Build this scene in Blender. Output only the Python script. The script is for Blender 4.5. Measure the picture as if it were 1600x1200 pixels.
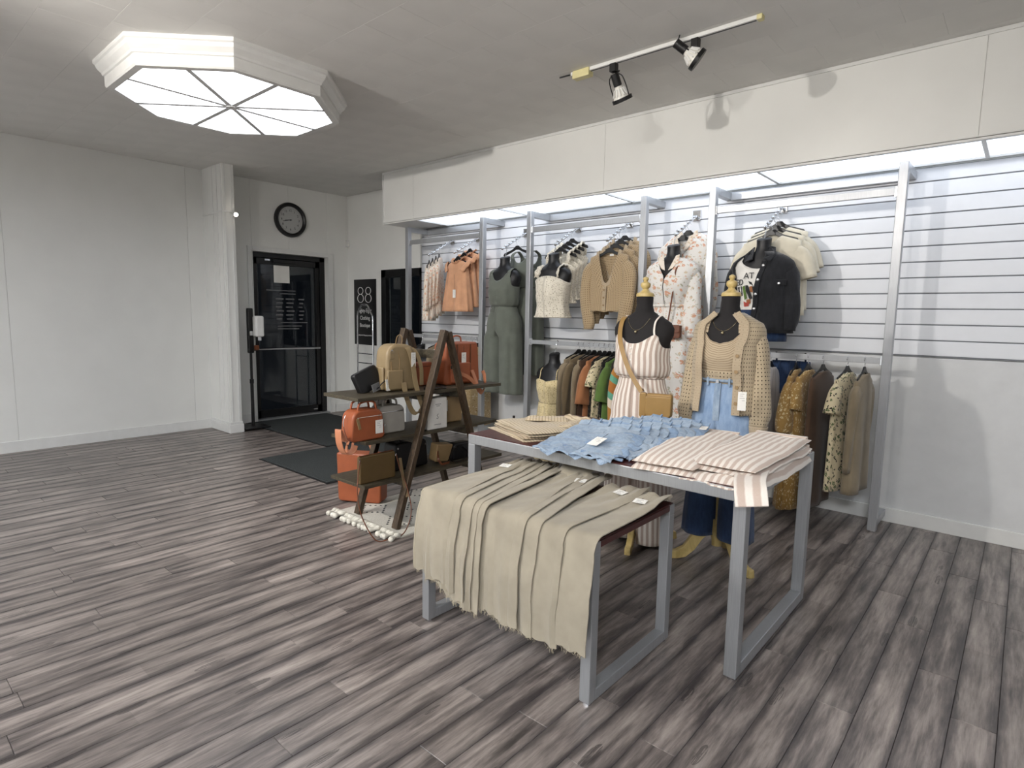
import bpy, bmesh, math, random
from mathutils import Vector, Matrix
from mathutils.geometry import interpolate_bezier
random.seed(7)
for o in list(bpy.data.objects): bpy.data.objects.remove(o)
sc = bpy.context.scene
COL = sc.collection
PI = math.pi
# ------------------------------------------------------------------ camera
H_CAM = 1.4
yaw, pitch, roll, FPX = 0.716119, 0.11623, 0.0172533, 921.81
fwd = Vector((-math.sin(yaw)*math.cos(pitch), math.cos(yaw)*math.cos(pitch), -math.sin(pitch)))
rt = fwd.cross(Vector((0, 0, 1))).normalized(); up = rt.cross(fwd)
r2 = rt*math.cos(roll)+up*math.sin(roll); u2 = -rt*math.sin(roll)+up*math.cos(roll)
cam = bpy.data.cameras.new('camera'); camo = bpy.data.objects.new('camera', cam); COL.objects.link(camo)
m = Matrix((r2, u2, -fwd)).transposed().to_4x4(); m.translation = (0, 0, H_CAM)
camo.matrix_world = m
cam.sensor_fit = 'HORIZONTAL'; cam.sensor_width = 36; cam.lens = 36*FPX/1600; cam.clip_start = .05
sc.camera = camo
# ------------------------------------------------------------------ world, exposure
w = bpy.data.worlds.new('night_outside'); sc.world = w; w.use_nodes = True
w.node_tree.nodes['Background'].inputs[0].default_value = (.05, .06, .08, 1)
w.node_tree.nodes['Background'].inputs[1].default_value = .05
vs = sc.view_settings
vs.view_transform = 'Standard'; vs.look = 'None'; vs.gamma = 1; vs.use_curve_mapping = False
vs.exposure = 0.34
E_PANEL, E_OCT, E_OCT_FILL = 1.8, 4.5, 52.0     # lamp diffusers (emission strength), the last for the added fill octagons
W_FLOOD, W_SPOT, W_SCONCE = 60, 6, 2      # lamp watts
# ------------------------------------------------------------------ helpers: materials
def lin(c):
    if isinstance(c, str):
        c = [int(c[i:i+2], 16)/255 for i in (0, 2, 4)]
    return tuple((x/12.92 if x <= .04045 else ((x+.055)/1.055)**2.4) for x in c)+(1,)
class NT:
    def __init__(s, name, rough=.6, metal=0, spec=.5, sheen=0):
        s.m = bpy.data.materials.new(name); s.m.use_nodes = True
        s.t = s.m.node_tree; s.n = s.t.nodes; s.b = s.n['Principled BSDF']
        s.b.inputs['Roughness'].default_value = rough; s.b.inputs['Metallic'].default_value = metal
        s.b.inputs['Specular IOR Level'].default_value = spec
        if sheen: s.b.inputs['Sheen Weight'].default_value = sheen
    def add(s, typ, **kw):
        nd = s.n.new(typ)
        for k, v in kw.items():
            if hasattr(nd, k): setattr(nd, k, v)
        return nd
    def link(s, a, b): s.t.links.new(a, b)
    def setin(s, sock, v):
        if isinstance(v, bpy.types.NodeSocket): s.link(v, sock)
        else: sock.default_value = v
    def math(s, op, a, b=0, c=None):
        nd = s.n.new('ShaderNodeMath'); nd.operation = op
        s.setin(nd.inputs[0], a); s.setin(nd.inputs[1], b)
        if c is not None: s.setin(nd.inputs[2], c)
        return nd.outputs[0]
    def coord(s, kind='UV'):
        return s.n.new('ShaderNodeTexCoord').outputs[kind]
    def mapping(s, v, scale=(1, 1, 1), loc=(0, 0, 0), rot=(0, 0, 0)):
        nd = s.n.new('ShaderNodeMapping'); s.link(v, nd.inputs[0])
        nd.inputs['Location'].default_value = loc; nd.inputs['Rotation'].default_value = rot; nd.inputs['Scale'].default_value = scale
        return nd.outputs[0]
    def sep(s, v):
        nd = s.n.new('ShaderNodeSeparateXYZ'); s.link(v, nd.inputs[0]); return nd.outputs
    def comb(s, x=0, y=0, z=0):
        nd = s.n.new('ShaderNodeCombineXYZ')
        for i, q in enumerate((x, y, z)): s.setin(nd.inputs[i], q)
        return nd.outputs[0]
    def noise(s, v, scale=5, detail=3, rough=.5, dist=0):
        nd = s.n.new('ShaderNodeTexNoise'); s.link(v, nd.inputs['Vector'])
        nd.inputs['Scale'].default_value = scale; nd.inputs['Detail'].default_value = detail
        nd.inputs['Roughness'].default_value = rough; nd.inputs['Distortion'].default_value = dist
        return nd.outputs['Fac']
    def voro(s, v, scale=5, feat='F1', rnd=1):
        nd = s.n.new('ShaderNodeTexVoronoi'); s.link(v, nd.inputs['Vector']); nd.feature = feat
        nd.inputs['Scale'].default_value = scale; nd.inputs['Randomness'].default_value = rnd
        return nd.outputs
    def ramp(s, f, stops, interp='LINEAR'):
        nd = s.n.new('ShaderNodeValToRGB'); s.link(f, nd.inputs[0]); cr = nd.color_ramp; cr.interpolation = interp
        while len(cr.elements) < len(stops): cr.elements.new(.5)
        for e, (p, c) in zip(cr.elements, stops): e.position = p; e.color = lin(c) if isinstance(c, str) else c
        return nd.outputs[0]
    def mix(s, f, a, b, typ='MIX'):
        nd = s.n.new('ShaderNodeMix'); nd.data_type = 'RGBA'; nd.blend_type = typ
        s.setin(nd.inputs[0], f)
        for i, q in ((6, a), (7, b)):
            s.setin(nd.inputs[i], lin(q) if isinstance(q, str) else q)
        return nd.outputs[2]
    def color(s, c):
        s.setin(s.b.inputs['Base Color'], lin(c) if isinstance(c, str) else c); return s
    def bump(s, h, strength=.3, dist=.002):
        nd = s.n.new('ShaderNodeBump'); nd.inputs['Strength'].default_value = strength; nd.inputs['Distance'].default_value = dist
        s.link(h, nd.inputs['Height']); s.link(nd.outputs[0], s.b.inputs['Normal']); return s
M = {}
def plain(key, c, rough=.6, metal=0, spec=.5, var=.06, nscale=12, bump=0, bscale=200, sheen=0):
    t = NT(key, rough, metal, spec, sheen)
    v = t.coord('Object')
    f = t.noise(v, nscale, 4)
    a = lin(c); lo = tuple(max(0, x*(1-var*2)) for x in a[:3])+(1,); hi = tuple(min(1, x*(1+var)) for x in a[:3])+(1,)
    t.color(t.ramp(f, [(.3, lo), (.7, hi)]))
    if bump: t.bump(t.noise(v, bscale, 3), bump, .002)
    M[key] = t.m; return t.m
def fabric(key, c, rough=.85, weave=900, var=.07, bump=.25, sheen=.2):
    t = NT(key, rough, 0, .2, sheen)
    v = t.coord('Object')
    f = t.noise(v, 9, 4); a = lin(c)
    lo = tuple(x*(1-var*2.2) for x in a[:3])+(1,); hi = tuple(min(1, x*(1+var)) for x in a[:3])+(1,)
    t.color(t.ramp(f, [(.3, lo), (.7, hi)]))
    h = t.math('ADD', t.noise(v, weave, 2), t.math('MULTIPLY', t.noise(v, 25, 3), 2.5))
    t.bump(h, bump, .0015); M[key] = t.m; return t.m
def emit(key, c, s, tex=0):
    mt = bpy.data.materials.new(key); mt.use_nodes = True; n = mt.node_tree.nodes; n.clear()
    e = n.new('ShaderNodeEmission'); o = n.new('ShaderNodeOutputMaterial'); e.inputs[0].default_value = lin(c); e.inputs[1].default_value = s
    if tex:   # prismatic texture of an acrylic diffuser
        tc = n.new('ShaderNodeTexCoord'); v = n.new('ShaderNodeTexVoronoi'); v.inputs['Scale'].default_value = 90
        ma = n.new('ShaderNodeMath'); ma.operation = 'MULTIPLY_ADD'; ma.inputs[1].default_value = -tex*s; ma.inputs[2].default_value = s*(1+tex*.5)
        mt.node_tree.links.new(tc.outputs['Object'], v.inputs['Vector']); mt.node_tree.links.new(v.outputs[0], ma.inputs[0]); mt.node_tree.links.new(ma.outputs[0], e.inputs[1])
    mt.node_tree.links.new(e.outputs[0], o.inputs[0]); M[key] = mt; return mt

plain('wall_paint', 'e4e4e0', .55, var=.015, nscale=3, bump=.04, bscale=120)
plain('ceiling_paint', 'dfdeda', .8, var=.02, nscale=4, bump=.12, bscale=160)
plain('ceiling_joint', 'a8a6a2', .9)
plain('slat_white', 'e4e6ea', .38, var=.01)
plain('slat_groove', '787b81', .5)
plain('trim_white', 'dededb', .35, var=.02)
plain('lower_panel', 'd2d3d3', .45, var=.02)
plain('black_frame', '0d0d0e', .35)
plain('black_plastic', '101011', .38, var=.1)
plain('form_black', '17171a', .42, var=.08)
plain('form_fabric', '1d1a1b', .85, var=.1, bump=.2, bscale=700)
plain('sign_black', '0c0c0e', .4)
plain('white_print', 'f0f0ee', .5, var=.01)
plain('grey_print', '6f6f70', .6)
plain('card_white', 'eeece6', .6, var=.02)
plain('ink', '2a2a2c', .6)
plain('red_ink', 'b04a40', .6)
plain('clock_face', 'b9bab8', .3, var=.01)
plain('dark_joint', '3a3634', .9)
plain('cream_plastic', 'd8cf9c', .45)
plain('bulb_glass', 'e6e4dc', .25, var=.03)
plain('table_top', '4a2320', .35, var=.2, nscale=20)
plain('gold_metal', 'caa65a', .25, metal=1)
plain('necklace_metal', 'd8cba8', .2, metal=1)
plain('chrome', 'd8dadd', .12, metal=1, var=.02)
plain('button_silver', 'c9cacc', .3, metal=1)
plain('yellow_plastic', 'c9c23a', .5)
plain('clear_plastic', 'd9dde0', .1, var=.02)
plain('khaki_thread', 'b0a58d', .8)
def wood(key, a, b, rough=.45, sc_=(18, 2, 18), spec=.4):
    t = NT(key, rough, 0, spec); v = t.mapping(t.coord('Object'), sc_)
    f = t.noise(v, 3, 6, .6, .6); t.color(t.ramp(f, [(.3, a), (.72, b)])); t.bump(f, .15, .002); M[key] = t.m
wood('shelf_wood', '2e271f', '57503f', .5, (30, 3, 30))
wood('leg_wood', '2a1f16', '5a4a38', .5, (40, 40, 4))
wood('gold_wood', 'b29a5e', 'd9c285', .35, (8, 8, 3))
def brushed(key, c, rough=.32):
    t = NT(key, rough, .55, .5); v = t.mapping(t.coord('Object'), (250, 250, 6)); f = t.noise(v, 2, 3)
    a = lin(c); t.color(t.ramp(f, [(.3, tuple(x*.85 for x in a[:3])+(1,)), (.7, a)]))
    t.setin(t.b.inputs['Roughness'], t.math('MULTIPLY_ADD', t.noise(t.coord('Object'), 14, 3), .16, rough-.08)); M[key] = t.m
brushed('steel_table', 'a9abad', .40)
brushed('steel_post', 'b3b5b8', .34)
# laminate plank: uv.x across (m), uv.y along (m, +4 m per plank)
def floor_mat():
    t = NT('laminate', .33, 0, .42)
    uv = t.coord('UV'); x, y, _ = t.sep(uv)
    rnd = t.add('ShaderNodeObjectInfo').outputs['Random']
    off = t.math('MULTIPLY', rnd, 97.0)
    p = t.comb(t.math('ADD', x, off), t.math('ADD', y, t.math('MULTIPLY', rnd, 53.0)), 0)
    st = t.noise(t.mapping(p, (30, 2.6, 1)), 1.0, 9, .70, .15)
    big = t.noise(t.mapping(p, (8, 1.6, 1)), 1.0, 4, .6, .3)
    fine = t.noise(t.mapping(p, (260, 9, 1)), 1.0, 3, .6)
    f = t.math('ADD', t.math('MULTIPLY', st, .62), t.math('MULTIPLY', big, .38))
    col = t.ramp(f, [(.35, '403c3a'), (.45, '6f6763'), (.54, '968c86'), (.66, 'b8ada5')])
    # printed smoky edge along both long sides, uneven
    e = t.math('DIVIDE', t.math('ABSOLUTE', x), .064)
    en = t.math('ADD', e, t.math('MULTIPLY', t.math('SUBTRACT', t.noise(t.mapping(p, (12, 2.5, 1)), 1.0, 4, .6), .5), 1.5))
    em = t.ramp(en, [(.55, (0, 0, 0, 1)), (1.1, (1, 1, 1, 1))])
    col = t.mix(t.math('MULTIPLY', t.sep(em)[0], .74), col, '363234')
    kn = t.voro(t.mapping(p, (9, 2.2, 1)), 1.0)[0]
    km = t.math('MULTIPLY', t.math('LESS_THAN', kn, .16), t.math('GREATER_THAN', fine, .47))
    col = t.mix(t.math('MULTIPLY', km, .6), col, '2c2928')
    col = t.mix(t.math('MULTIPLY', fine, .22), col, 'c8beb6', 'SOFT_LIGHT')
    idn = t.add('ShaderNodeTexWhiteNoise', noise_dimensions='1D')
    t.setin(idn.inputs['W'], t.math('ADD', t.math('FLOOR', t.math('DIVIDE', y, 4.0)), off))
    tone = t.math('MULTIPLY_ADD', idn.outputs['Value'], .24, .74)
    col = t.mix(1.0, col, t.comb(tone, tone, tone), 'MULTIPLY')
    t.color(col); t.setin(t.b.inputs['Roughness'], t.math('MULTIPLY_ADD', st, .2, .24)); t.bump(st, .08, .001)
    M['laminate'] = t.m
floor_mat()
def carpet():
    t = NT('mat_carpet', .95, 0, .1); v = t.coord('Object')
    f = t.noise(v, 180, 3, .7); t.color(t.ramp(f, [(.35, '262828'), (.7, '565a5a')])); t.bump(f, .8, .004); M['mat_carpet'] = t.m
carpet()
def stripes(key, a, b, per=.034, noise_amt=.004, duty=.5, axis=0, rough=.85):
    t = NT(key, rough, 0, .2, .2); uv = t.coord('UV'); s = t.sep(uv); n = t.noise(uv, 14, 3)
    u = t.math('ADD', s[axis], t.math('MULTIPLY', n, noise_amt))
    fr = t.math('FRACT', t.math('DIVIDE', u, per))
    tri = t.math('ABSOLUTE', t.math('SUBTRACT', fr, .5))
    f = t.ramp(tri, [(duty*.5-.05, (0, 0, 0, 1)), (duty*.5+.05, (1, 1, 1, 1))])
    col = t.mix(t.sep(f)[0], a, b)
    wv = t.noise(t.mapping(uv, (700, 90, 1)), 1, 2)
    col = t.mix(.25, col, t.mix(wv, a, b)); t.color(col)
    t.bump(t.math('ADD', wv, t.math('MULTIPLY', t.noise(t.coord('Object'), 30, 3), 3)), .25, .0015); M[key] = t.m
stripes('stripe_linen', 'b09a8c', 'efe8df', .036)
stripes('stripe_linen_fold', 'bfaa9c', 'ebe4db', .030)
stripes('grey_stripe', 'b9b5b4', 'd5d0ce', .05, .006, .25)
stripes('rib_knit', '8b7860', 'bcab91', .017, .003, .32, 1)
stripes('rib_knit_pale', '97866d', 'c6b79c', .017, .003, .32, 1)
def knit(key, c, hole, dx=.017, dy=.021, r=.27, rowmod=2, rough=.9):
    t = NT(key, rough, 0, .15, .3); uv = t.coord('UV'); s = t.sep(uv)
    n = t.noise(uv, 30, 2)
    ux = t.math('DIVIDE', t.math('ADD', s[0], t.math('MULTIPLY', n, .003)), dx); vy = t.math('DIVIDE', t.math('ADD', s[1], t.math('MULTIPLY', n, .004)), dy)
    fx = t.math('SUBTRACT', t.math('FRACT', ux), .5); fy = t.math('SUBTRACT', t.math('FRACT', vy), .5)
    d = t.math('SQRT', t.math('ADD', t.math('MULTIPLY', fx, fx), t.math('MULTIPLY', fy, fy)))
    h = t.math('LESS_THAN', d, r)
    row = t.math('LESS_THAN', t.math('MODULO', t.math('FLOOR', vy), rowmod), .5)
    h = t.math('MULTIPLY', h, row)
    a = lin(c); lo = tuple(x*.90 for x in a[:3])+(1,)
    base = t.ramp(t.math('ABSOLUTE', fy), [(.34, a), (.5, lo)])
    base = t.mix(t.math('MULTIPLY', t.noise(uv, 400, 2), .3), base, lo)
    t.color(t.mix(h, base, hole))
    hh = t.math('SUBTRACT', t.math('SUBTRACT', 1, t.math('MULTIPLY', t.math('ABSOLUTE', fy), 1.2)), h)
    t.bump(hh, .4, .002); M[key] = t.m
knit('knit_beige', 'b4a48a', '43362a', .017, .022, .18, 1)
knit('knit_tan', 'b39d7d', '57452f', .016, .021, .19, 1)
knit('knit_border', 'b4a38a', '8d7d66', .012, .03, .10, 1)
def crochet(key, c, dark, scale=70):
    t = NT(key, .9, 0, .15, .3); uv = t.coord('UV'); d = t.voro(uv, scale, 'F1', .6)[0]; n = t.noise(uv, 220, 3)
    f = t.math('ADD', d, t.math('MULTIPLY', t.math('SUBTRACT', n, .5), .5))
    t.color(t.ramp(f, [(.15, dark), (.42, c), (.8, c), (.95, dark)])); t.bump(d, .7, .004); M[key] = t.m
crochet('crochet_cream', 'e6dfcf', 'a2977f', 58)
crochet('smock_cream', 'dfcda0', 'a18a58', 70)
crochet('crochet_white', 'e6e3da', '9a968c', 48)
def floral(key, base, cols, scale=11, thr=.28, rough=.8):
    t = NT(key, rough, 0, .2, .2); uv = t.coord('UV'); n = t.noise(uv, 40, 3)
    p = t.comb(t.math('ADD', t.sep(uv)[0], t.math('MULTIPLY', n, .05)), t.math('ADD', t.sep(uv)[1], t.math('MULTIPLY', n, .03)), 0)
    col = lin(base)
    for i, c in enumerate(cols):
        vv = t.mapping(p, (1, 1, 1), (i*3.7, i*1.9, 0)); o = t.voro(vv, scale*(1+.45*i))
        br = t.noise(vv, 90, 2)
        msk = t.math('MULTIPLY', t.math('LESS_THAN', o[0], thr-.05*i), t.math('GREATER_THAN', br, .42))
        col = t.mix(msk, col, c)
    t.color(col); t.bump(t.noise(t.coord('Object'), 26, 3), .3, .004); M[key] = t.m
floral('floral_white', 'e6e3de', ['d6a386', 'd3c2a8', 'b3b09a', 'dbb39a'], 15, .31)
floral('floral_pale', 'eadfd1', ['dca98a', 'd3bfa2', 'b7ab8c'], 22, .33)
floral('mustard_floral', 'a8844c', ['e0cfa4', 'd9c191'], 34, .3)
floral('black_floral', '1a1817', ['a89b86', '7f7a52'], 20, .25)
floral('cream_floral', 'd9cba8', ['5d6a44', '2d2a25'], 24, .35)
floral('tan_floral', 'cdb58a', ['e9dcc0', '9c7d4c'], 40, .3)
def denim(key, lo, hi, rough=.85):
    t = NT(key, rough, 0, .2, .2); uv = t.coord('UV'); v = t.coord('Object')
    f = t.noise(v, 7, 4, .6); tw = t.noise(t.mapping(uv, (900, 160, 1), rot=(0, 0, .6)), 1, 2)
    wr = t.noise(t.mapping(v, (60, 60, 18)), 1, 3, .6)
    g = t.math('ADD', t.math('MULTIPLY', f, .4), t.math('ADD', t.math('MULTIPLY', tw, .2), t.math('MULTIPLY', wr, .4)))
    t.color(t.ramp(g, [(.32, lo), (.66, hi)])); t.bump(t.math('ADD', tw, t.math('MULTIPLY', wr, 2)), .3, .002); M[key] = t.m
denim('denim_light', '667d99', 'a9b8c7'); denim('denim_mid', '5a7597', '93a9c2'); denim('denim_dark', '1d2a42', '33486b'); denim('denim_black', '16171a', '2c2d31')
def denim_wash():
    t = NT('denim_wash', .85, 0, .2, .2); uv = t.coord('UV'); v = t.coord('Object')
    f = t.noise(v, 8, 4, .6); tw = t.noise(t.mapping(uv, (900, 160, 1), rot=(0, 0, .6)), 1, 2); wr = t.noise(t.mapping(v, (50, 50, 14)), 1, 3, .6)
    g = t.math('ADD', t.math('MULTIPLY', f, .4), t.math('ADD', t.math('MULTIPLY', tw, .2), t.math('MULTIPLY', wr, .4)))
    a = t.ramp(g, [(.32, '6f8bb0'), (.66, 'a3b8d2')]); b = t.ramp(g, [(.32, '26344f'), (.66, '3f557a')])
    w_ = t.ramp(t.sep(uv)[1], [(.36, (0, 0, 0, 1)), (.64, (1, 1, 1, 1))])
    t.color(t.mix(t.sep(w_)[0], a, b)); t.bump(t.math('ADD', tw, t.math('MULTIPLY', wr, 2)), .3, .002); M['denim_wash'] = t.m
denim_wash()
fabric('khaki', 'a39a88'); fabric('peach', 'd6a27e'); fabric('olive_grey', '686d64'); fabric('cream_tee', 'e2dac6'); fabric('taupe', '8d7f68'); fabric('taupe_dark', '75664f')
fabric('rust', 'a8714c'); fabric('leaf_green', '5f7a3e'); fabric('black_cloth', '161617'); fabric('white_tee', 'e9e6e0'); fabric('rug_white', 'd9d5c9', bump=.8, weave=300)
fabric('lilac_grey', 'b5aeb0'); fabric('inner_dark', '2c2620'); fabric('tassel', 'dcd8cb', bump=.7, weave=250); fabric('brown_dark', '4d3a2c')
stripes('chevron', 'c07f3e', 'e8d9c6', .17, .01, .55, 1)
def chev():
    t = NT('chevron', .85, 0, .2, .2); uv = t.coord('UV'); s = t.sep(uv)
    q = t.math('ADD', s[1], t.math('MULTIPLY', s[0], .45)); f = t.math('FRACT', t.math('DIVIDE', q, .46))
    t.color(t.ramp(f, [(0, 'b98343'), (.30, '6aa98f'), (.42, 'b5743a'), (.62, '6aa98f'), (.74, 'e3d3bf'), (.9, 'b98343')], 'CONSTANT')); M['chevron'] = t.m
chev()
def leather(key, c, rough=.42):
    t = NT(key, rough, 0, .45); v = t.coord('Object'); f = t.noise(v, 14, 3); a = lin(c)
    t.color(t.ramp(f, [(.3, tuple(x*.86 for x in a[:3])+(1,)), (.7, a)])); t.bump(t.voro(v, 420)[0], .12, .001); M[key] = t.m
for k, c in dict(orange='9f5635', beige='94805f', pale='a8a39a', tan='967c57', olive='604c2d', black='0f0f11', brown='6a3b22', white='d8d5cf', peachl='c17f5d', mustard='a07f4b').items(): leather('l_'+k, c)
def rugmat():
    t = NT('rug', .95, 0, .1, .2); v = t.coord('Object'); n = t.noise(v, 260, 3)
    t.color(t.ramp(n, [(.3, 'b9b4a6'), (.7, 'e2ded3')])); t.bump(n, 1, .005); M['rug'] = t.m
rugmat()
def glassmat():
    t = NT('door_glass', .02, 0, .5); t.color('e8eef0'); t.b.inputs['Transmission Weight'].default_value = 1; t.b.inputs['IOR'].default_value = 1.45; M['door_glass'] = t.m
    t = NT('window_glass', .03, 0, .5); t.color('dfe8ea'); t.b.inputs['Transmission Weight'].default_value = 1; t.b.inputs['IOR'].default_value = 1.45; M['window_glass'] = t.m
    t = NT('bottle_clear', .05, 0, .5); t.color('eef2f4'); t.b.inputs['Transmission Weight'].default_value = .9; M['bottle_clear'] = t.m
glassmat()
emit('panel_light', 'e9f2ff', E_PANEL, .1); emit('oct_light', 'f4f8ff', E_OCT, .45); emit('oct_light_fill', 'f3f6fb', E_OCT_FILL); emit('lamp_hot', 'fff4e0', 18)
emit('bulb_lit', 'fff6e8', 4)
# ------------------------------------------------------------------ helpers: meshes
class B:
    """collects geometry for ONE mesh object"""
    def __init__(s): s.v = []; s.f = []; s.uv = []
    def pt(s, p, uv=(0, 0)):
        s.v.append(tuple(p)); s.uv.append(uv); return len(s.v)-1
    def box(s, c, d, rot=None, taper=None):
        n = len(s.v)
        for i in range(8):
            q = Vector(((-.5, .5)[i & 1]*d[0], (-.5, .5)[i >> 1 & 1]*d[1], (-.5, .5)[i >> 2 & 1]*d[2]))
            uv = (q.x, q.y) if d[2] < max(d[0], d[1]) else (q.x+q.y, q.z)
            if rot is not None: q = rot @ q
            s.pt(q+Vector(c), uv)
        for a in ((0, 2, 3, 1), (4, 5, 7, 6), (0, 1, 5, 4), (2, 6, 7, 3), (0, 4, 6, 2), (1, 3, 7, 5)): s.f.append(tuple(n+i for i in a))
        return s
    def span(s, a, b):
        return s.box([(a[i]+b[i])/2 for i in range(3)], [abs(b[i]-a[i]) for i in range(3)])
    def bar(s, p, q, w, h, upv=(0, 0, 1)):
        p = Vector(p); q = Vector(q); z = (q-p).normalized(); x = Vector(upv).cross(z)
        if x.length < 1e-4: x = Vector((1, 0, 0)).cross(z)
        x.normalize(); y = z.cross(x)
        return s.box((p+q)/2, (w, h, (q-p).length), Matrix((x, y, z)).transposed())
    def loft(s, rings, closed=True, cap0=False, cap1=False, uvs=None):
        """rings: lists of points (equal count)"""
        n0 = len(s.v); R = len(rings); N = len(rings[0]); vv = 0
        per = [sum((Vector(r[i])-Vector(r[i-1])).length for i in range(N)) for r in rings]; pm = max(per) or 1
        for j, r in enumerate(rings):
            if j: vv += max((Vector(r[k])-Vector(rings[j-1][k])).length for k in range(0, N, max(1, N//8)))
            for i, p in enumerate(r): s.pt(p, (pm*(i/N-.5), vv) if uvs is None else uvs(j, i, pm*(i/N-.5), vv))
        for j in range(R-1):
            for i in range(N if closed else N-1):
                a = n0+j*N+i; b = n0+j*N+(i+1) % N
                s.f.append((a, b, b+N, a+N))
        if cap0: s.f.append(tuple(n0+i for i in range(N))[::-1])
        if cap1: s.f.append(tuple(n0+(R-1)*N+i for i in range(N)))
        return s
    def tube(s, path, r, seg=8, cap=True):
        path = [Vector(p) for p in path]; rings = []; prev = None
        for i, p in enumerate(path):
            t = (path[min(i+1, len(path)-1)]-path[max(i-1, 0)]).normalized()
            if prev is None:
                x = t.orthogonal().normalized()
            else:
                x = (prev-t*prev.dot(t)); x = x.normalized() if x.length > 1e-5 else t.orthogonal().normalized()
            prev = x; y = t.cross(x); rr = r[i] if isinstance(r, (list, tuple)) else r
            rings.append([p+x*math.cos(a)*rr+y*math.sin(a)*rr for a in [2*PI*k/seg for k in range(seg)]])
        return s.loft(rings, True, cap, cap)
    def strap(s, path, wdir, width, th=.003):
        """flat ribbon with thickness along a path; wdir = width direction (or list)"""
        path = [Vector(p) for p in path]; rings = []
        for i, p in enumerate(path):
            t = (path[min(i+1, len(path)-1)]-path[max(i-1, 0)]).normalized()
            wd = Vector(wdir[i] if isinstance(wdir, list) else wdir); wd = (wd-t*wd.dot(t)); wd = wd.normalized() if wd.length > 1e-4 else t.orthogonal().normalized()
            n = t.cross(wd)*th/2; wv = wd*width/2
            rings.append([p+wv+n, p-wv+n, p-wv-n, p+wv-n])
        return s.loft(rings, True, True, True)
    def cyl(s, p, q, r, r1=None, seg=16):
        return s.tube([p, q], [r, r if r1 is None else r1], seg)
    def lathe(s, prof, c=(0, 0, 0), seg=24, ax=None):
        rings = []
        for r, z in prof:
            ring = []
            for k in range(seg):
                a = 2*PI*k/seg; q = Vector((r*math.cos(a), r*math.sin(a), z))
                if ax is not None: q = ax @ q
                ring.append(q+Vector(c))
            rings.append(ring)
        return s.loft(rings, True, True, True)
    def prism(s, pts, d, o=(0, 0, 0)):
        """polygon pts (3D) extruded by vector d"""
        n = len(s.v); d = Vector(d); N = len(pts)
        for p in pts: s.pt(Vector(p)+Vector(o), (p[0]+p[1], p[2]))
        for p in pts: s.pt(Vector(p)+Vector(o)+d, (p[0]+p[1], p[2]))
        s.f.append(tuple(n+i for i in range(N))[::-1]); s.f.append(tuple(n+N+i for i in range(N)))
        for i in range(N): s.f.append((n+i, n+(i+1) % N, n+N+(i+1) % N, n+N+i))
        return s
    def mesh(s, name):
        me = bpy.data.meshes.new(name); me.from_pydata(s.v, [], s.f)
        ul = me.uv_layers.new(name='UVMap'); d = ul.data
        idx = [0]*len(me.loops); me.loops.foreach_get('vertex_index', idx)
        flat = [c for i in idx for c in s.uv[i]]
        d.foreach_set('uv', flat)
        bm = bmesh.new(); bm.from_mesh(me); bmesh.ops.recalc_face_normals(bm, faces=bm.faces); bm.to_mesh(me); bm.free()
        return me
    def build(s, name, mat, parent=None, smooth=False, bevel=0, solid=0, loc=None, rotz=None, bseg=2, sub=0):
        me = s.mesh(name); me.materials.append(M[mat])
        if smooth:
            for p in me.polygons: p.use_smooth = True
            if smooth == 'auto': me.set_sharp_from_angle(angle=math.radians(40))
        o = bpy.data.objects.new(name, me); COL.objects.link(o)
        if parent is not None: o.parent = parent
        if loc is not None: o.location = loc
        if rotz is not None: o.rotation_euler = (0, 0, rotz)
        if solid:
            md = o.modifiers.new('thickness', 'SOLIDIFY'); md.thickness = solid; md.offset = 0
        if sub:
            md = o.modifiers.new('smooth', 'SUBSURF'); md.levels = sub; md.render_levels = sub
        if bevel:
            md = o.modifiers.new('bevel', 'BEVEL'); md.width = bevel; md.segments = bseg; md.limit_method = 'ANGLE'; md.angle_limit = math.radians(40)
            md.harden_normals = False
        return o
def tag(o, label=None, cat=None, group=None, kind=None):
    if label: o['label'] = label
    if cat: o['category'] = cat
    if group: o['group'] = group
    if kind: o['kind'] = kind
    return o
def thing(name, label, cat, loc=(0, 0, 0), rotz=0, group=None, kind=None):
    o = bpy.data.objects.new(name, None); COL.objects.link(o); o.location = loc; o.rotation_euler = (0, 0, rotz); o.empty_display_size = .05
    return tag(o, label, cat, group, kind)
def struct(o, label=None): o['kind'] = 'structure'; o['label'] = label or o.name.replace('_', ' '); return o
def copy_tree(o, loc=None, rotz=None, label=None, parent=None):
    c = o.copy(); COL.objects.link(c); c.parent = parent
    if loc is not None: c.location = loc
    if rotz is not None: c.rotation_euler = (0, 0, rotz)
    if label: c['label'] = label
    for ch in list(o.children): copy_tree(ch, parent=c)
    return c
def text(body, size, mat, parent, loc, rot, extrude=.0006, align='CENTER', name='lettering', sx=1, spacing=1):
    cu = bpy.data.curves.new('txt', 'FONT'); cu.body = body; cu.size = size; cu.align_x = align; cu.align_y = 'CENTER'; cu.extrude = extrude
    cu.space_character = spacing; cu.resolution_u = 3
    t = bpy.data.objects.new('txt', cu); COL.objects.link(t); bpy.context.view_layer.update()
    me = bpy.data.meshes.new_from_object(t.evaluated_get(bpy.context.evaluated_depsgraph_get()))
    bpy.data.objects.remove(t)
    me.materials.clear(); me.materials.append(M[mat])
    o = bpy.data.objects.new(name, me); COL.objects.link(o); o.parent = parent; o.location = loc; o.rotation_euler = rot; o.scale = (sx, 1, 1)
    return o
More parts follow.
